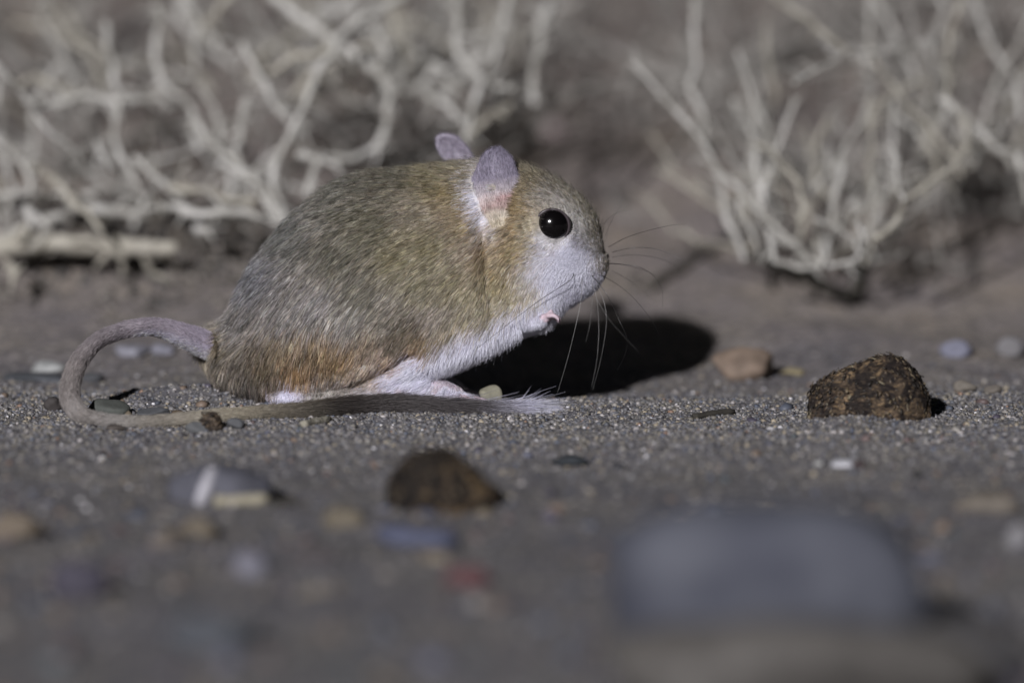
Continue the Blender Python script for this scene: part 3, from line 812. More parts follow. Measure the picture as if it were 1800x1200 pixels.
# ears: cupped leaves
def ear(ctr, y, w, h, tilt, lean, reg, cup):
    ns, nt_ = 22, 30
    grid = []; inner = []
    for j in range(nt_ + 1):
        t = j / nt_
        ww = w * (.34 + .66 * math.sin(min(1, t * 1.25) * math.pi / 2)) * math.sqrt(max(0, 1 - max(0, (t - .52) / .48) ** 2.2)) + .3
        for i in range(ns + 1):
            s = i / ns * 2 - 1
            dx = s * ww; dz = (t - .5) * h * 2
            dep = cup * ((s * s) * .9 * (.55 + .45 * math.sin(math.pi * min(1, t + .15))) - .75) - 6 * math.exp(-((t - .28) / .16) ** 2) * (1 - s * s) * -1
            ct, st = math.cos(tilt), math.sin(tilt)
            X_ = dx * ct + dz * st; Z_ = -dx * st + dz * ct
            p_ = P(ctr[0] + X_, ctr[1] - Z_, y) + np.array([0, (s > 0) * s * s * .0026 * (reg == 4) - (reg == 4) * .0018 * (1 - t) ** 1.5 - dep / PPM + lean * t * h / PPM, 0])
            grid.append(p_)
    G_ = np.array(grid)
    idx_ = np.arange(len(G_)).reshape(nt_ + 1, ns + 1)
    a_, b2, c2, d2 = idx_[:-1, :-1].ravel(), idx_[:-1, 1:].ravel(), idx_[1:, 1:].ravel(), idx_[1:, :-1].ravel()
    me_ = mesh_np('tmp', G_, np.stack([a_, b2, c2, d2], -1))
    o_ = bpy.data.objects.new('tmp', me_); COL.objects.link(o_)
    mo = o_.modifiers.new('s', 'SOLIDIFY'); mo.thickness = .0009; mo.offset = 0
    dg = bpy.context.evaluated_depsgraph_get(); ev = o_.evaluated_get(dg); m2 = ev.to_mesh()
    m2.calc_loop_triangles()
    vv = np.empty(len(m2.vertices) * 3); m2.vertices.foreach_get('co', vv)
    ff = np.empty(len(m2.loop_triangles) * 3, int); m2.loop_triangles.foreach_get('vertices', ff)
    add_part(vv.reshape(-1, 3), ff.reshape(-1, 3)); ev.to_mesh_clear()
    bpy.data.objects.remove(o_); bpy.data.meshes.remove(me_)
    for j in range(0, nt_ + 1):
        for i in range(0, ns + 1):
            LAB_P.append(G_[idx_[j, i]]); LAB_I.append(reg); LAB_T.append(j / nt_); LAB_D.append(np.array([i / ns * 2 - 1, 0, 1.0]))
tq = float(T_[int((360 - oz) / S), int((872 - ox) / S)]); print('ear depth', tq)
ear((874, 330), YB - tq / PPM + .0006, 38, 61, -.10, .75, 4, 15)
ear((805, 272), .0375, 24, 46, -.85, .0, 5, 14)

vv = []; ff = []; o_ = 0
for v, f in zip(PARTS_V, PARTS_F): vv.append(v); ff.append(f + o_); o_ += len(v)
raw = mesh_np('raw', np.concatenate(vv), np.concatenate(ff))
ro = bpy.data.objects.new('raw', raw); COL.objects.link(ro)
rm = ro.modifiers.new('r', 'REMESH'); rm.mode = 'VOXEL'; rm.voxel_size = .00040; rm.adaptivity = 0
sm = ro.modifiers.new('s', 'SMOOTH'); sm.factor = .5; sm.iterations = 4
dg = bpy.context.evaluated_depsgraph_get()
bme = bpy.data.meshes.new_from_object(ro.evaluated_get(dg)); bme.name = 'body'
bpy.data.objects.remove(ro); bpy.data.meshes.remove(raw)
print('body verts', len(bme.vertices))

jer = empty('jerboa', (float(P(650, 700, YB)[0]), YB, float(ground_h(P(650, 700, YB)[0], YB))),
            'small brown and white jerboa crouching in profile with a long looped tail', 'jerboa')

KD = kdtree.KDTree(len(LAB_P))
for i, p_ in enumerate(LAB_P): KD.insert(p_, i)
KD.balance()
LAB_P = np.array(LAB_P); LAB_I = np.array(LAB_I); LAB_T = np.array(LAB_T); LAB_D = np.array(LAB_D)

# fur colours seen at photo pixels (the coat's own colours, plus shade painted into the haunch crease)
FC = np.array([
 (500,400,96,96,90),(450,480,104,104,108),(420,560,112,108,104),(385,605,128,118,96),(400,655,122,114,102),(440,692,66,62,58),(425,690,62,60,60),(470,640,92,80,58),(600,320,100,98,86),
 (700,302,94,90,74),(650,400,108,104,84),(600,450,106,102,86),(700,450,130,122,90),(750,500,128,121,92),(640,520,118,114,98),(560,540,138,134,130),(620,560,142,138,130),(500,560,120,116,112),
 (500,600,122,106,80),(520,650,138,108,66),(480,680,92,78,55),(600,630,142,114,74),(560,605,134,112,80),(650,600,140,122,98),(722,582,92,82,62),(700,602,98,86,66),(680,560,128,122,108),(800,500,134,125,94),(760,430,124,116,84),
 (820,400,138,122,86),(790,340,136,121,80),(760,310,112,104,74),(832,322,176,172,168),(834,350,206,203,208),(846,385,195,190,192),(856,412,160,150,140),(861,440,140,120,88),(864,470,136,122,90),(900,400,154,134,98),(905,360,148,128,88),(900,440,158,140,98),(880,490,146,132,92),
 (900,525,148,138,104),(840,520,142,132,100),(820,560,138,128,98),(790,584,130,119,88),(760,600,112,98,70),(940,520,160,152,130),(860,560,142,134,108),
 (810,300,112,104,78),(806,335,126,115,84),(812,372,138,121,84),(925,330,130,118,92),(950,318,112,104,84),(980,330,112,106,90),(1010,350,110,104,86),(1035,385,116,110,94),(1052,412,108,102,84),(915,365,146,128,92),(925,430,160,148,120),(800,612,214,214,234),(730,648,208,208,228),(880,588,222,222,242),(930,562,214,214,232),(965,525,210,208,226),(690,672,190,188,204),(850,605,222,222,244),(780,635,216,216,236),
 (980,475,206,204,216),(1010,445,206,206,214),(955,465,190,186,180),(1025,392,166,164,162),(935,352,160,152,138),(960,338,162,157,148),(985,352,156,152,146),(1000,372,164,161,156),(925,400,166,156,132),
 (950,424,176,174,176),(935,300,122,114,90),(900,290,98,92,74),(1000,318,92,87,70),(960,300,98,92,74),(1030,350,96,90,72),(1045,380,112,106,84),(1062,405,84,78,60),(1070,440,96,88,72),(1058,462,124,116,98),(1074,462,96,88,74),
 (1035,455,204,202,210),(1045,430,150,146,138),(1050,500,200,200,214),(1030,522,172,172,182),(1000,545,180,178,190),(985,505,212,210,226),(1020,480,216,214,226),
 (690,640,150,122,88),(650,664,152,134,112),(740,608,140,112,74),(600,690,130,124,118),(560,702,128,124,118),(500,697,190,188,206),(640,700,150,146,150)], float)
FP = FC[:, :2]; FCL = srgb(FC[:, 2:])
FL = np.array([(600,330,-.9,.35),(480,420,-.8,.6),(430,520,-.55,.85),(392,600,-.8,.6),(380,620,-.6,.8),(400,650,-.25,1),(440,690,.1,1),(550,600,-.22,1),(520,680,-.1,1),(650,620,-.45,.85),(700,540,-.65,.7),
 (700,420,-.85,.45),(800,350,-.95,.3),(800,450,-.85,.55),(850,550,-.5,.8),(900,500,-.5,.8),(950,500,-.35,.9),(800,625,-.25,1),(700,670,-.8,.5),(880,600,.0,1),(950,570,.15,1),
 (1000,330,-.85,-.25),(1040,370,-.7,-.6),(960,310,-.95,-.1),(910,330,-1,.1),(1060,420,-.6,-.7),(1010,370,-.7,-.6),(930,380,-1,.05),(1000,450,-.7,.5),(930,440,-.85,.35),(1030,500,-.2,1),(1066,460,-.2,.6),(1060,490,.3,.9),
 (720,300,-.98,.12),(780,285,-1,.05),(520,520,-.5,.8),(600,500,-.6,.7),(650,690,-.6,.7),(500,700,-.1,1),(870,400,-.9,.5),(990,540,.1,1)], float)
def idw(pp, C, val, pw=3.0):
    out = np.zeros((len(pp), val.shape[1])); ch = 20000
    for a in range(0, len(pp), ch):
        d = ((pp[a:a + ch, None] - C[None]) ** 2).sum(-1) + 30.
        w = d ** (-pw / 2 * 1.15); w /= w.sum(1, keepdims=True); out[a:a + ch] = w @ val
    return out

XRUMP = float(P(379, 600, .02)[0])
def regions(pts):
    reg = np.zeros(len(pts), int); par = np.zeros(len(pts)); dr = np.zeros((len(pts), 3))
    lim = {1: None, 2: .0024, 3: .0011, 4: .0008, 5: .0008}
    for i, p_ in enumerate(pts):
        _, k, d = KD.find(p_)
        r_ = LAB_I[k]
        if r_ == 1: ok = d < (.0022 if LAB_T[k] > .2 else .0036)
        else: ok = d < lim[r_]
        if r_ == 1 and LAB_T[k] < .3 and p_[0] > XRUMP + .0009 * float(vnoise(p_[2] * 900, p_[1] * 900, 3)): ok = False
        if ok: reg[i] = r_; par[i] = LAB_T[k]; dr[i] = LAB_D[k]
    return reg, par, dr

def near_px(pts):
    """photo pixel of a point, or of its mirror image on the near side of the body"""
    q_ = np.array(pts, float); q_[:, 1] = np.where(q_[:, 1] > YB, 2 * YB - q_[:, 1], q_[:, 1])
    return project(q_)

TAILC = lambda t: np.stack([np.interp(t, [0, .12, .35, .55, .68, .78, .93, .975, 1], srgb(np.array([c_]*1))[0] if 0 else [srgb(np.array(k))[j] for k in
        [(172,164,180), (156,148,158), (128,122,120), (116,112,108), (140,133,118), (56,52,50), (56,53,54), (140,138,150), (168,168,186)]]) for j in range(3)], -1)
EARC = lambda t, s: np.clip(np.stack([np.interp(t, [0, .14, .22, .32, .42, .6, 1], [srgb(np.array(k))[j] for k in
        [(176,166,148), (172,162,150), (146,124,120), (172,158,156), (156,148,152), (118,112,126), (108,103,118)]]) for j in range(3)], -1), 0, 1)
def skin_colour(pts, reg, par, dr):
    pp = near_px(pts)
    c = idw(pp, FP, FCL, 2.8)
    t = reg == 1
    c[t] = TAILC(par[t])
    f2 = (reg == 2) & ((pp[:, 0] > 695) | (pp[:, 1] < 640)); c[f2] = srgb(np.array([180, 168, 178])); c[reg == 3] = srgb(np.array([184, 166, 174]))
    e = reg >= 4
    c[e] = EARC(par[e], dr[e, 0])
    wn_ = ((reg == 4) * np.exp(-((par - .31 - .03 * dr[:, 0]) / .045) ** 2) * smooth(-.5, .1, dr[:, 0]))[:, None]
    c = c * (1 - .65 * wn_) + srgb(np.array([150, 112, 110])) * .65 * wn_
    e5 = reg == 5
    c[e5] = srgb(np.array([124, 118, 130]))
    return c

nvb = len(bme.vertices)
bco = np.empty(nvb * 3); bme.vertices.foreach_get('co', bco); bco = bco.reshape(-1, 3)
breg, bpar, bdr = regions(bco)
bcol = skin_colour(bco, breg, bpar, bdr)
GAIN = 1.5
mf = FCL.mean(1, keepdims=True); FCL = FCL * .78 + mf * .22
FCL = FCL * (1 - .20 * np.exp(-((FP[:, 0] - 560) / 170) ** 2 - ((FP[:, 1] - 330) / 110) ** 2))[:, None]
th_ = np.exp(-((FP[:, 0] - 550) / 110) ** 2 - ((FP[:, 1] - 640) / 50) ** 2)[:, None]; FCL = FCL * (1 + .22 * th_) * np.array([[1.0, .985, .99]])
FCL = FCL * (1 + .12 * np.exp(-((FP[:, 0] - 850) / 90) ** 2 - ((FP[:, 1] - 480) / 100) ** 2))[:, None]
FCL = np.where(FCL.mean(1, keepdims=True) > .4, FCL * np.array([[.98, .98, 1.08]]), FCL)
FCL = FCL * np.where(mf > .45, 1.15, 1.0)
set_col(bme, np.clip(bcol * np.where((breg >= 3)[:, None], 1.25, 1.0), 0, .9))
m, nt, b = new_mat('skin_under_fur')
at = N(nt, 'ShaderNodeAttribute', attribute_name='tint')
tc = N(nt, 'ShaderNodeTexCoord'); nz = N(nt, 'ShaderNodeTexNoise'); nz.inputs['Scale'].default_value = 900; nz.inputs['Detail'].default_value = 4
nt.links.new(tc.outputs['Object'], nz.inputs['Vector'])
rr_ = ramp(nt, [(.3, (.7, .7, .7)), (.7, (1.2, 1.2, 1.2))]); nt.links.new(nz.outputs['Fac'], rr_.inputs['Fac'])
mu = N(nt, 'ShaderNodeMix', data_type='RGBA', blend_type='MULTIPLY'); mu.inputs[0].default_value = 1
nt.links.new(at.outputs['Color'], mu.inputs[6]); nt.links.new(rr_.outputs[0], mu.inputs[7]); nt.links.new(mu.outputs[2], b.inputs['Base Color'])
bp = N(nt, 'ShaderNodeBump'); bp.inputs['Strength'].default_value = .35; bp.inputs['Distance'].default_value = .0002
nt.links.new(nz.outputs['Fac'], bp.inputs['Height']); nt.links.new(bp.outputs[0], b.inputs['Normal'])
b.inputs['Roughness'].default_value = .6; b.inputs['Subsurface Weight'].default_value = .05; b.inputs['Subsurface Radius'].default_value = (.0012, .0005, .0004)
b.inputs['Subsurface Scale'].default_value = 1.0
body = link('body', bme, m, jer)

# eyes
bme.calc_loop_triangles()
from mathutils.bvhtree import BVHTree
tri = np.empty(len(bme.loop_triangles) * 3, int); bme.loop_triangles.foreach_get('vertices', tri); tri = tri.reshape(-1, 3)
BV = BVHTree.FromPolygons([tuple(p_) for p_ in bco], [tuple(int(k) for k in t_) for t_ in tri])
def hit(px, py):
    d = Vector(ray(px, py)).normalized()
    loc, no, i, dd = BV.ray_cast(Vector(CAMP), d)
    return np.array(loc), np.array(no)
EYE_PX = (971, 397)
eh, en = hit(*EYE_PX)
m, nt, b = new_mat('eye_black'); b.inputs['Base Color'].default_value = (.0035, .0028, .0030, 1); b.inputs['Roughness'].default_value = .15; b.inputs['Coat Weight'].default_value = 0.0
EYEM = m
m, nt, b = new_mat('eyelid_skin'); b.inputs['Base Color'].default_value = (.045, .034, .038, 1); b.inputs['Roughness'].default_value = .4
LIDM = m
ER = 30.5 / PPM
SV4, SF4 = ico(4)
def make_eye(sgn):
    c_ = eh.copy(); c_[1] += ER * .38
    if sgn > 0: c_[1] = 2 * YB - c_[1]
    v = SV4 * ER * np.array([1, .86, 1]) + c_
    e = link('eye', mesh_np('eye', v, SF4), EYEM, jer)
    a = np.linspace(0, 2 * math.pi, 41)
    rr = 29.2 / PPM
    ring = np.stack([c_[0] + rr * 1.02 * np.cos(a), np.full(41, c_[1] + sgn * ER * .30) , c_[2] + rr * np.sin(a) * 1.0], -1)
    v, f = tube(ring, (2.6 + .8 * np.sin(a * 3 + 1)) / PPM, 8, caps=False)
    l_ = link('eyelid', mesh_np('eyelid', v, f), LIDM, jer)
    return c_
EC = make_eye(-1); make_eye(1)
# nose pad
nh = P(1064, 451, YB)
v = SV3 * np.array([7, 10, 7]) / PPM + nh
nose = link('nose', mesh_np('nose', v, SF3), LIDM, jer)

# ---------------- fur
A_, B_, C_ = bco[tri[:, 0]], bco[tri[:, 1]], bco[tri[:, 2]]
tn_ = np.cross(B_ - A_, C_ - A_); area = np.linalg.norm(tn_, axis=1) * .5; tn_ /= (np.linalg.norm(tn_, axis=1)[:, None] + 1e-20)
treg = breg[tri[:, 0]]; tpar = bpar[tri[:, 0]]; tdr = bdr[tri[:, 0]]
cen = (A_ + B_ + C_) / 3
tpx = near_px(cen)
vn = np.empty(nvb * 3); bme.vertex_normals.foreach_get('vector', vn) if hasattr(bme, 'vertex_normals') else None
vn = vn.reshape(-1, 3)
M_FUR, nt, b = new_mat('fur')
nt.nodes.remove(b)
at = N(nt, 'ShaderNodeAttribute', attribute_name='tint')
out = [n for n in nt.nodes if n.type == 'OUTPUT_MATERIAL'][0]
df = N(nt, 'ShaderNodeBsdfDiffuse'); nt.links.new(at.outputs['Color'], df.inputs['Color'])
hb = N(nt, 'ShaderNodeBsdfHairPrincipled'); hb.model = 'CHIANG'; hb.parametrization = 'COLOR'
nt.links.new(at.outputs['Color'], hb.inputs['Color']); hb.inputs['Roughness'].default_value = .35; hb.inputs['Radial Roughness'].default_value = .7
hb.inputs['Random Roughness'].default_value = .3
ad = N(nt, 'ShaderNodeMixShader'); ad.inputs[0].default_value = .42
nt.links.new(df.outputs[0], ad.inputs[1]); nt.links.new(hb.outputs[0], ad.inputs[2]); nt.links.new(ad.outputs[0], out.inputs[0])

def make_curves(name, pts, rad, col, parent):
    n, k, _ = pts.shape
    hc = bpy.data.hair_curves.new(name)
    hc.add_curves([k] * n)
    hc.attributes['position'].data.foreach_set('vector', pts.astype(np.float32).ravel())
    ra = hc.attributes.get('radius') or hc.attributes.new('radius', 'FLOAT', 'POINT')
    ra.data.foreach_set('value', rad.astype(np.float32).ravel())
    ca = hc.attributes.new('tint', 'FLOAT_COLOR', 'POINT')
    cc = np.ones((n, k, 4), np.float32); cc[..., :3] = col
    ca.data.foreach_set('color', cc.ravel())
    hc.materials.append(M_FUR)
    o = bpy.data.objects.new(name, hc); COL.objects.link(o)
    o.parent = parent; o.location = -parent.location
    return o

def sample_tris(w, n, r_):
    cdf = np.cumsum(w); cdf /= cdf[-1]
    ti = np.searchsorted(cdf, r_.random(n))
    a, b_ = r_.random(n), r_.random(n); fl = a + b_ > 1; a[fl] = 1 - a[fl]; b_[fl] = 1 - b_[fl]
    p_ = A_[ti] + (B_[ti] - A_[ti]) * a[:, None] + (C_[ti] - A_[ti]) * b_[:, None]
    nn = vn[tri[ti, 0]] * (1 - a - b_)[:, None] + vn[tri[ti, 1]] * a[:, None] + vn[tri[ti, 2]] * b_[:, None]
    nn /= np.linalg.norm(nn, axis=1)[:, None] + 1e-12
    return ti, p_, nn

RIGHT = np.array([1., 0, 0])
def flow_dir(pp, nn):
    d2 = idw(pp, FL[:, :2], FL[:, 2:], 3.0)
    d = d2[:, :1] * RIGHT + d2[:, 1:] * np.array([0, 0, -1.])
    d = d - (d * nn).sum(1)[:, None] * nn
    return d / (np.linalg.norm(d, axis=1)[:, None] + 1e-9)

LEN = np.array([(600,330,26),(480,420,32),(430,520,38),(400,650,34),(550,600,36),(520,680,30),(700,540,26),(800,350,20),(850,500,20),(900,480,16),(800,625,30),(880,600,30),(950,565,26),
  (1000,330,13),(1040,370,10),(1060,420,7),(960,340,10),(1000,450,12),(940,440,13),(1030,500,16),(1066,470,9),(1050,510,16),(720,300,22),(700,670,20),(640,700,10),(385,600,40),(380,630,34),(880,350,12),(835,350,16),(912,330,7),(905,380,10),(850,300,10),(600,690,16)], float)

def gen_fur(n, seed, clumps, near_w):
    r_ = np.random.default_rng(seed)
    w = area * ((treg == 0) | (treg == 2)) * np.where(cen[:, 1] < YB + .003, 1.0, near_w)
    w = w * np.where(treg == 2, .8, 1)
    head = smooth(880, 960, tpx[:, 0]); w = w * (1 + 1.6 * head)
    de = np.hypot(tpx[:, 0] - EYE_PX[0], tpx[:, 1] - EYE_PX[1])
    w = np.where(de < 30, 0, w)
    ti, root, nn = sample_tris(w, n, r_)
    pp = near_px(root)
    d = flow_dir(pp, nn)
    d = d + r_.normal(size=(n, 3)) * .13
    L = idw(pp, LEN[:, :2], LEN[:, 2:], 3.0)[:, 0] / PPM
    L = L * r_.uniform(.65, 1.15, n)
    L = np.where(treg[ti] == 2, np.where(pp[:, 1] < 640, 11, 5.5) / PPM, L)
    de = np.hypot(pp[:, 0] - EYE_PX[0], pp[:, 1] - EYE_PX[1])
    L = L * np.clip((de - 24) / 30, .25, 1)
    # hairs next to the eye part around it
    ang = np.stack([(pp[:, 0] - EYE_PX[0]) / (de + 1e-6), (pp[:, 1] - EYE_PX[1]) / (de + 1e-6)], -1)
    k_ = np.clip(1 - (de - 28) / 22, 0, 1)[:, None]
    rad3 = ang[:, :1] * RIGHT + ang[:, 1:] * np.array([0, 0, -1.])
    d = d * (1 - k_) + rad3 * k_
    lift0 = 1 + 1.6 * (1 - smooth(385, 415, pp[:, 0]))
    fringe = ((pp[:, 1] > 560) & (pp[:, 0] > 760) & (nn[:, 2] < 0))
    lift = np.where(fringe, .55, .30) * r_.uniform(.6, 1.4, n)
    lift = np.where(pp[:, 0] < 470, lift * 1.25, lift)
    lift = lift * lift0
    # colour per hair
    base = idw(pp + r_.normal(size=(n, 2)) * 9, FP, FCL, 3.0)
    ft = (treg[ti] == 2) & ((pp[:, 0] > 695) | (pp[:, 1] < 640)); base[ft] = np.where((pp[ft][:, 1] < 640)[:, None], srgb(np.array([208, 206, 220])), srgb(np.array([180, 170, 178])))
    # stretched streak pattern along the flow
    fx = d @ RIGHT; fz = -d[:, 2]
    ll = np.hypot(fx, fz) + 1e-6
    th = np.arctan2(fz, fx)
    al = pp[:, 0] * .8 + pp[:, 1] * .0; 
    luma = base.mean(1)
    kc = kdtree.KDTree(clumps)
    ci = r_.choice(n, clumps, replace=False)
    for j, i in enumerate(ci): kc.insert(root[i], j)
    kc.balance()
    near = np.array([kc.find(p_)[1] for p_ in root])
    cf = r_.normal(size=clumps)
    streak = cf[near]
    dark = luma < .42
    tipx = root + d * 0
    # geometry: 5 points
    K = 5; s = np.linspace(0, 1, K)
    dirn = d + nn * lift[:, None]; dirn /= np.linalg.norm(dirn, axis=1)[:, None]
    bend = d - nn * .10
    pts = root[:, None] + (dirn[:, None] * s[None, :, None] + (bend - dirn)[:, None] * (s ** 2)[None, :, None] * .42) * L[:, None, None]
    # clump: lean towards the clump hair's tip
    cp = pts[ci][near]
    off = root[ci][near] - root
    amt = np.where(dark, .40, .14)[:, None, None]
    same = (nn * nn[ci][near]).sum(1) > .3
    pts = pts + np.where(same[:, None, None], (cp - pts) * amt * (s ** 1.3)[None, :, None], 0)
    pts = pts + r_.normal(size=(n, 3))[:, None] * (s ** 2)[None, :, None] * L[:, None, None] * .05
    # colour along the hair: grey root, coloured band, dark tip on agouti hairs
    white = smooth(.40, .62, luma)
    agouti = (r_.random(n) < .36) * (1 - smooth(.20, .38, luma))
    val = np.exp((.30 - .14 * smooth(560, 800, pp[:, 0])) * streak * (1 - white) + .06 * streak + r_.normal(size=n) * .15)
    hue = 1 + np.stack([.05 * r_.normal(size=n), .02 * r_.normal(size=n), -.07 * r_.normal(size=n)], -1) * (1 - white)[:, None]
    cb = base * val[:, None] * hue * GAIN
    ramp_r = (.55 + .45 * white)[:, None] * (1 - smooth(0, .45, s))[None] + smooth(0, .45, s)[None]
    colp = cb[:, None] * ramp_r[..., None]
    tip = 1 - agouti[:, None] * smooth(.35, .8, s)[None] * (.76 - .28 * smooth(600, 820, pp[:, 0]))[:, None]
    pale = (r_.random(n) < .07) * (1 - white)
    tip = tip * (1 + pale[:, None] * smooth(.4, .9, s)[None] * .6)
    colp = np.minimum(np.clip(colp * tip[..., None], .004, .9), np.array([.80, .80, .90]))
    rad = (.000040 * np.ones((n, 1)) * (1 - .75 * s ** 2)[None]) * (np.where(luma > .45, .95, 1.1) * (1 - .28 * smooth(870, 950, pp[:, 0])))[:, None]
    return pts, rad, colp

pts, rad, colp = gen_fur(195000, 5, 13000, .28)
make_curves('fur', pts, rad, colp, jer)

# long fine guard hairs standing out of the outline of back, brow and belly
def guard(n, seed):
    r_ = np.random.default_rng(seed)
    w = area * (treg == 0) * (cen[:, 1] < YB + .006)
    w = w * np.where(tpx[:, 0] > 900, 1.6 * (tpx[:, 1] < 430), 1)
    ti, root, nn = sample_tris(w, n, r_)
    pp = near_px(root); d = flow_dir(pp, nn)
    L = np.where(pp[:, 0] > 900, 26, 46) * r_.uniform(.6, 1.1, n) / PPM
    lift = np.where(pp[:, 0] > 900, 1.1, .38) * r_.uniform(.6, 1.3, n)
    s = np.linspace(0, 1, 6); dirn = d + nn * lift[:, None]; dirn /= np.linalg.norm(dirn, axis=1)[:, None]
    pts = root[:, None] + (dirn[:, None] * s[None, :, None] + (d - dirn)[:, None] * (s ** 2)[None, :, None] * .4) * L[:, None, None]
    base = idw(pp, FP, FCL, 3.4)
    shade = np.where(r_.random(n) < .7, .3, 1.7)
    col = np.clip(base * shade[:, None], .01, .8)[:, None] * np.ones((1, 6, 1))
    rad = .000022 * (1 - .85 * s)[None] * np.ones((n, 1))
    return pts, rad, col
pts, rad, colp = guard(5200, 9)
make_curves('guard_hair', pts, rad, colp, jer)

# tail coat: short hair along the tail and the dark and white tuft at its end
def tail_fur(n, seed):
    r_ = np.random.default_rng(seed)
    w = area * (treg == 1) * (1 + 1.5 * (tpar > .7))
    ti, root, nn = sample_tris(w, n, r_)
    par = tpar[ti] + r_.uniform(-.01, .01, n); T = tdr[ti]
    d = T - (T * nn).sum(1)[:, None] * nn; dl = np.linalg.norm(d, axis=1); d /= dl[:, None] + 1e-9
    d = d + r_.normal(size=(n, 3)) * .12
    tuft = smooth(.70, .80, par)
    L = (11 + 34 * tuft + 26 * smooth(.86, .97, par)) * r_.uniform(.6, 1.15, n) / PPM * np.clip(dl * 1.3, .1, 1)
    lift = .16 + .02 * tuft
    s = np.linspace(0, 1, 5)
    dirn = d + nn * (lift * r_.uniform(.5, 1.5, n))[:, None]; dirn /= np.linalg.norm(dirn, axis=1)[:, None]
    dn = np.array([0, 0, -.25])
    pts = root[:, None] + (dirn[:, None] * s[None, :, None] + (d + dn * tuft[:, None] - dirn)[:, None] * (s ** 2)[None, :, None] * .4) * L[:, None, None]
    g = ground_h(pts[..., 0], pts[..., 1]) + .00006
    pts[..., 2] = np.where(tuft[:, None] > .1, np.maximum(pts[..., 2], g), pts[..., 2])
    base = TAILC(np.clip(par, 0, 1))
    cl = vnoise(root[:, 0] * 2500, root[:, 2] * 6000 + root[:, 1] * 5000, 3)
    val = np.exp(.22 * cl + r_.normal(size=n) * .18)
    under = np.clip(-nn[:, 2], 0, 1) * (par < .2)
    base = base * (1 - under[:, None]) + srgb(np.array([205, 205, 225])) * under[:, None]
    col = np.clip(base * val[:, None] * GAIN, .006, .85)[:, None] * (.7 + .3 * smooth(0, .4, s))[None, :, None]
    rad = .000036 * (1 - .75 * s ** 2)[None] * np.ones((n, 1))
    return pts, rad, col
pts, rad, colp = tail_fur(46000, 12)
make_curves('tail_fur', pts, rad, colp, jer)

# brush of pale hairs beyond the last tail bone
def brush(n, seed):
    r_ = np.random.default_rng(seed)
    u_ = r_.random(n)
    i = (len(tailc) - 1) * (.86 + .14 * u_)
    ia = i.astype(int).clip(0, len(tailc) - 2); fr = (i - ia)[:, None]
    root = tailc[ia, :3] * (1 - fr) + tailc[ia + 1, :3] * fr
    e = Pz(1012, 716, .0004)
    d = (e - tailc[-1, :3]); d /= np.linalg.norm(d)
    d = d + r_.normal(size=(n, 3)) * np.array([.05, .16, .12]); 
    L = (50 + 62 * r_.random(n)) / PPM
    s = np.linspace(0, 1, 6)
    pts = root[:, None] + d[:, None] * s[None, :, None] * L[:, None, None]
    pts[..., 2] += -.0006 * s[None] ** 2
    g = ground_h(pts[..., 0], pts[..., 1]) + .00012 + .0006 * r_.random(n)[:, None] * (1 - s[None] * .6)
    pts[..., 2] = np.maximum(pts[..., 2], g)
    wv = smooth(.1, .8, u_)[:, None]
    base = srgb(np.array([84, 80, 82])) * (1 - wv) + srgb(np.array([176, 176, 194])) * wv
    col = np.clip(base * np.exp(r_.normal(size=(n, 1)) * .22) * GAIN, .01, .85)[:, None] * np.ones((1, 6, 1))
    rad = .000036 * (1 - .7 * s)[None] * np.ones((n, 1))
    return pts, rad, col
pts, rad, colp = brush(2600, 14)
make_curves('tail_tuft', pts, rad, colp, jer)

# ear down: sparse, very short
def ear_fur(n, seed):
    r_ = np.random.default_rng(seed)
    w = area * (treg >= 4)
    ti, root, nn = sample_tris(w, n, r_)
    up = np.array([-.2, 0, 1.])
    d = up - (nn @ up)[:, None] * nn; d /= np.linalg.norm(d, axis=1)[:, None] + 1e-9; d += r_.normal(size=(n, 3)) * .2
    L = 6 * r_.uniform(.5, 1.3, n) / PPM; s = np.linspace(0, 1, 4)
    pts = root[:, None] + (d[:, None] + nn[:, None] * .3) * s[None, :, None] * L[:, None, None]
    base = skin_colour(root, treg[ti], tpar[ti], tdr[ti])
    col = np.clip(base * np.exp(r_.normal(size=(n, 1)) * .25) * 1.1, .01, .85)[:, None] * np.ones((1, 4, 1))
    rad = .000022 * (1 - .7 * s)[None] * np.ones((n, 1))
    return pts, rad, col
pts, rad, colp = ear_fur(5000, 15)
make_curves('ear_down', pts, rad, colp, jer)

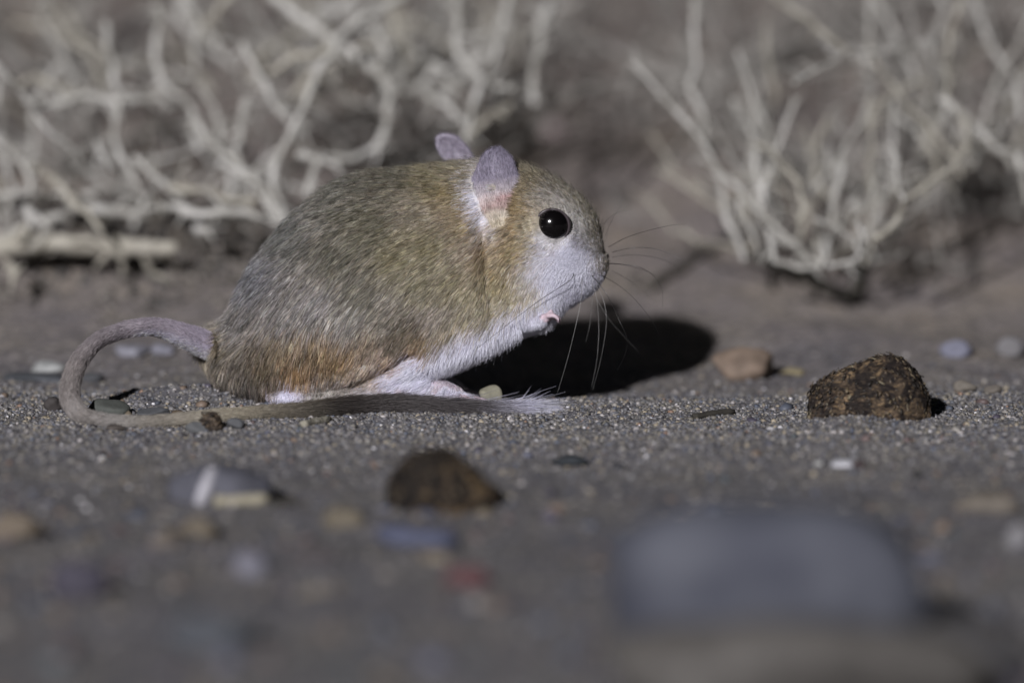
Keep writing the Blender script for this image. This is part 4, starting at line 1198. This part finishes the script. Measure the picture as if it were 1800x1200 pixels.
# whiskers, one by one
m, nt, b = new_mat('whisker_black'); b.inputs['Base Color'].default_value = (.012, .011, .011, 1); b.inputs['Roughness'].default_value = .3
WK = m
m, nt, b = new_mat('whisker_pale'); b.inputs['Base Color'].default_value = (.22, .215, .21, 1); b.inputs['Roughness'].default_value = .3
WKP = m
WH = [  # (pixel path, radius px, dark?, y start, y end)
 ([(1010, 480), (1000, 494), (960, 520), (925, 545), (880, 580), (840, 612)], .8, 1, -1, .006),
 ([(1022, 485), (1023, 505), (1020, 535), (1008, 590), (995, 640), (980, 690)], .6, 0, -1, .010),
 ([(1039, 482), (1068, 520), (1088, 562), (1102, 595), (1098, 625), (1085, 650)], .8, 1, -1, .010),
 ([(1055, 482), (1085, 500), (1110, 520), (1138, 552), (1155, 580), (1162, 605)], .6, 1, -1, .008),
 ([(1070, 434), (1100, 418), (1140, 405), (1180, 396), (1205, 394)], .65, 1, -1, .012),
 ([(1076, 443), (1110, 436), (1150, 437), (1190, 452), (1215, 470)], .6, 1, -1, .02),
 ([(1076, 452), (1110, 448), (1150, 452), (1182, 464), (1200, 480)], .45, 1, -1, .03),
 ([(1055, 462), (1090, 464), (1125, 470), (1150, 486), (1164, 510), (1165, 538)], .6, 1, -1, .012),
 ([(1060, 463), (1100, 466), (1140, 478), (1172, 494)], .5, 1, -1, .03),
 ([(1075, 475), (1105, 492), (1128, 510), (1150, 530)], .4, 1, -1, .03),
 ([(1038, 495), (1048, 520), (1052, 560), (1052, 600), (1048, 640), (1040, 680)], .5, 0, -1, .014),
 ([(1046, 498), (1060, 525), (1066, 560), (1062, 600), (1054, 640), (1042, 685)], .5, 0, -1, .010),
 ([(1042, 520), (1040, 545), (1036, 575), (1030, 600)], .4, 0, -1, .020),
 ([(1064, 415), (1072, 395), (1084, 372), (1094, 358)], .35, 1, -1, .020),
 ([(1060, 395), (1072, 382), (1090, 372), (1110, 368)], .35, 1, -1, .028),
 ([(1048, 525), (1070, 560), (1096, 590), (1124, 620)], .4, 0, -1, .03),
]
for i, (pp, r_, dk, _, y1) in enumerate(WH):
    px0, py0 = pp[0]
    h = BV.ray_cast(Vector(CAMP), Vector(ray(px0, py0)).normalized())[0]
    y0 = (h[1] + .0004) if h is not None else YB - .001
    pts = spline(np.array([P(a, b_, y0 - .0004 + (y1 - y0) * (j / (len(pp) - 1)) ** 1.3 - (.0008 if j == 1 else 0)) for j, (a, b_) in enumerate(pp)]), 6)
    pts[0] = P(px0, py0, y0)
    v, f = tube(pts, np.linspace(r_, r_ * .3, len(pts)) * .85 / PPM, 5)
    link('whisker', mesh_np('whisker', v, f), WK if dk else WKP, jer)
print('scene built')
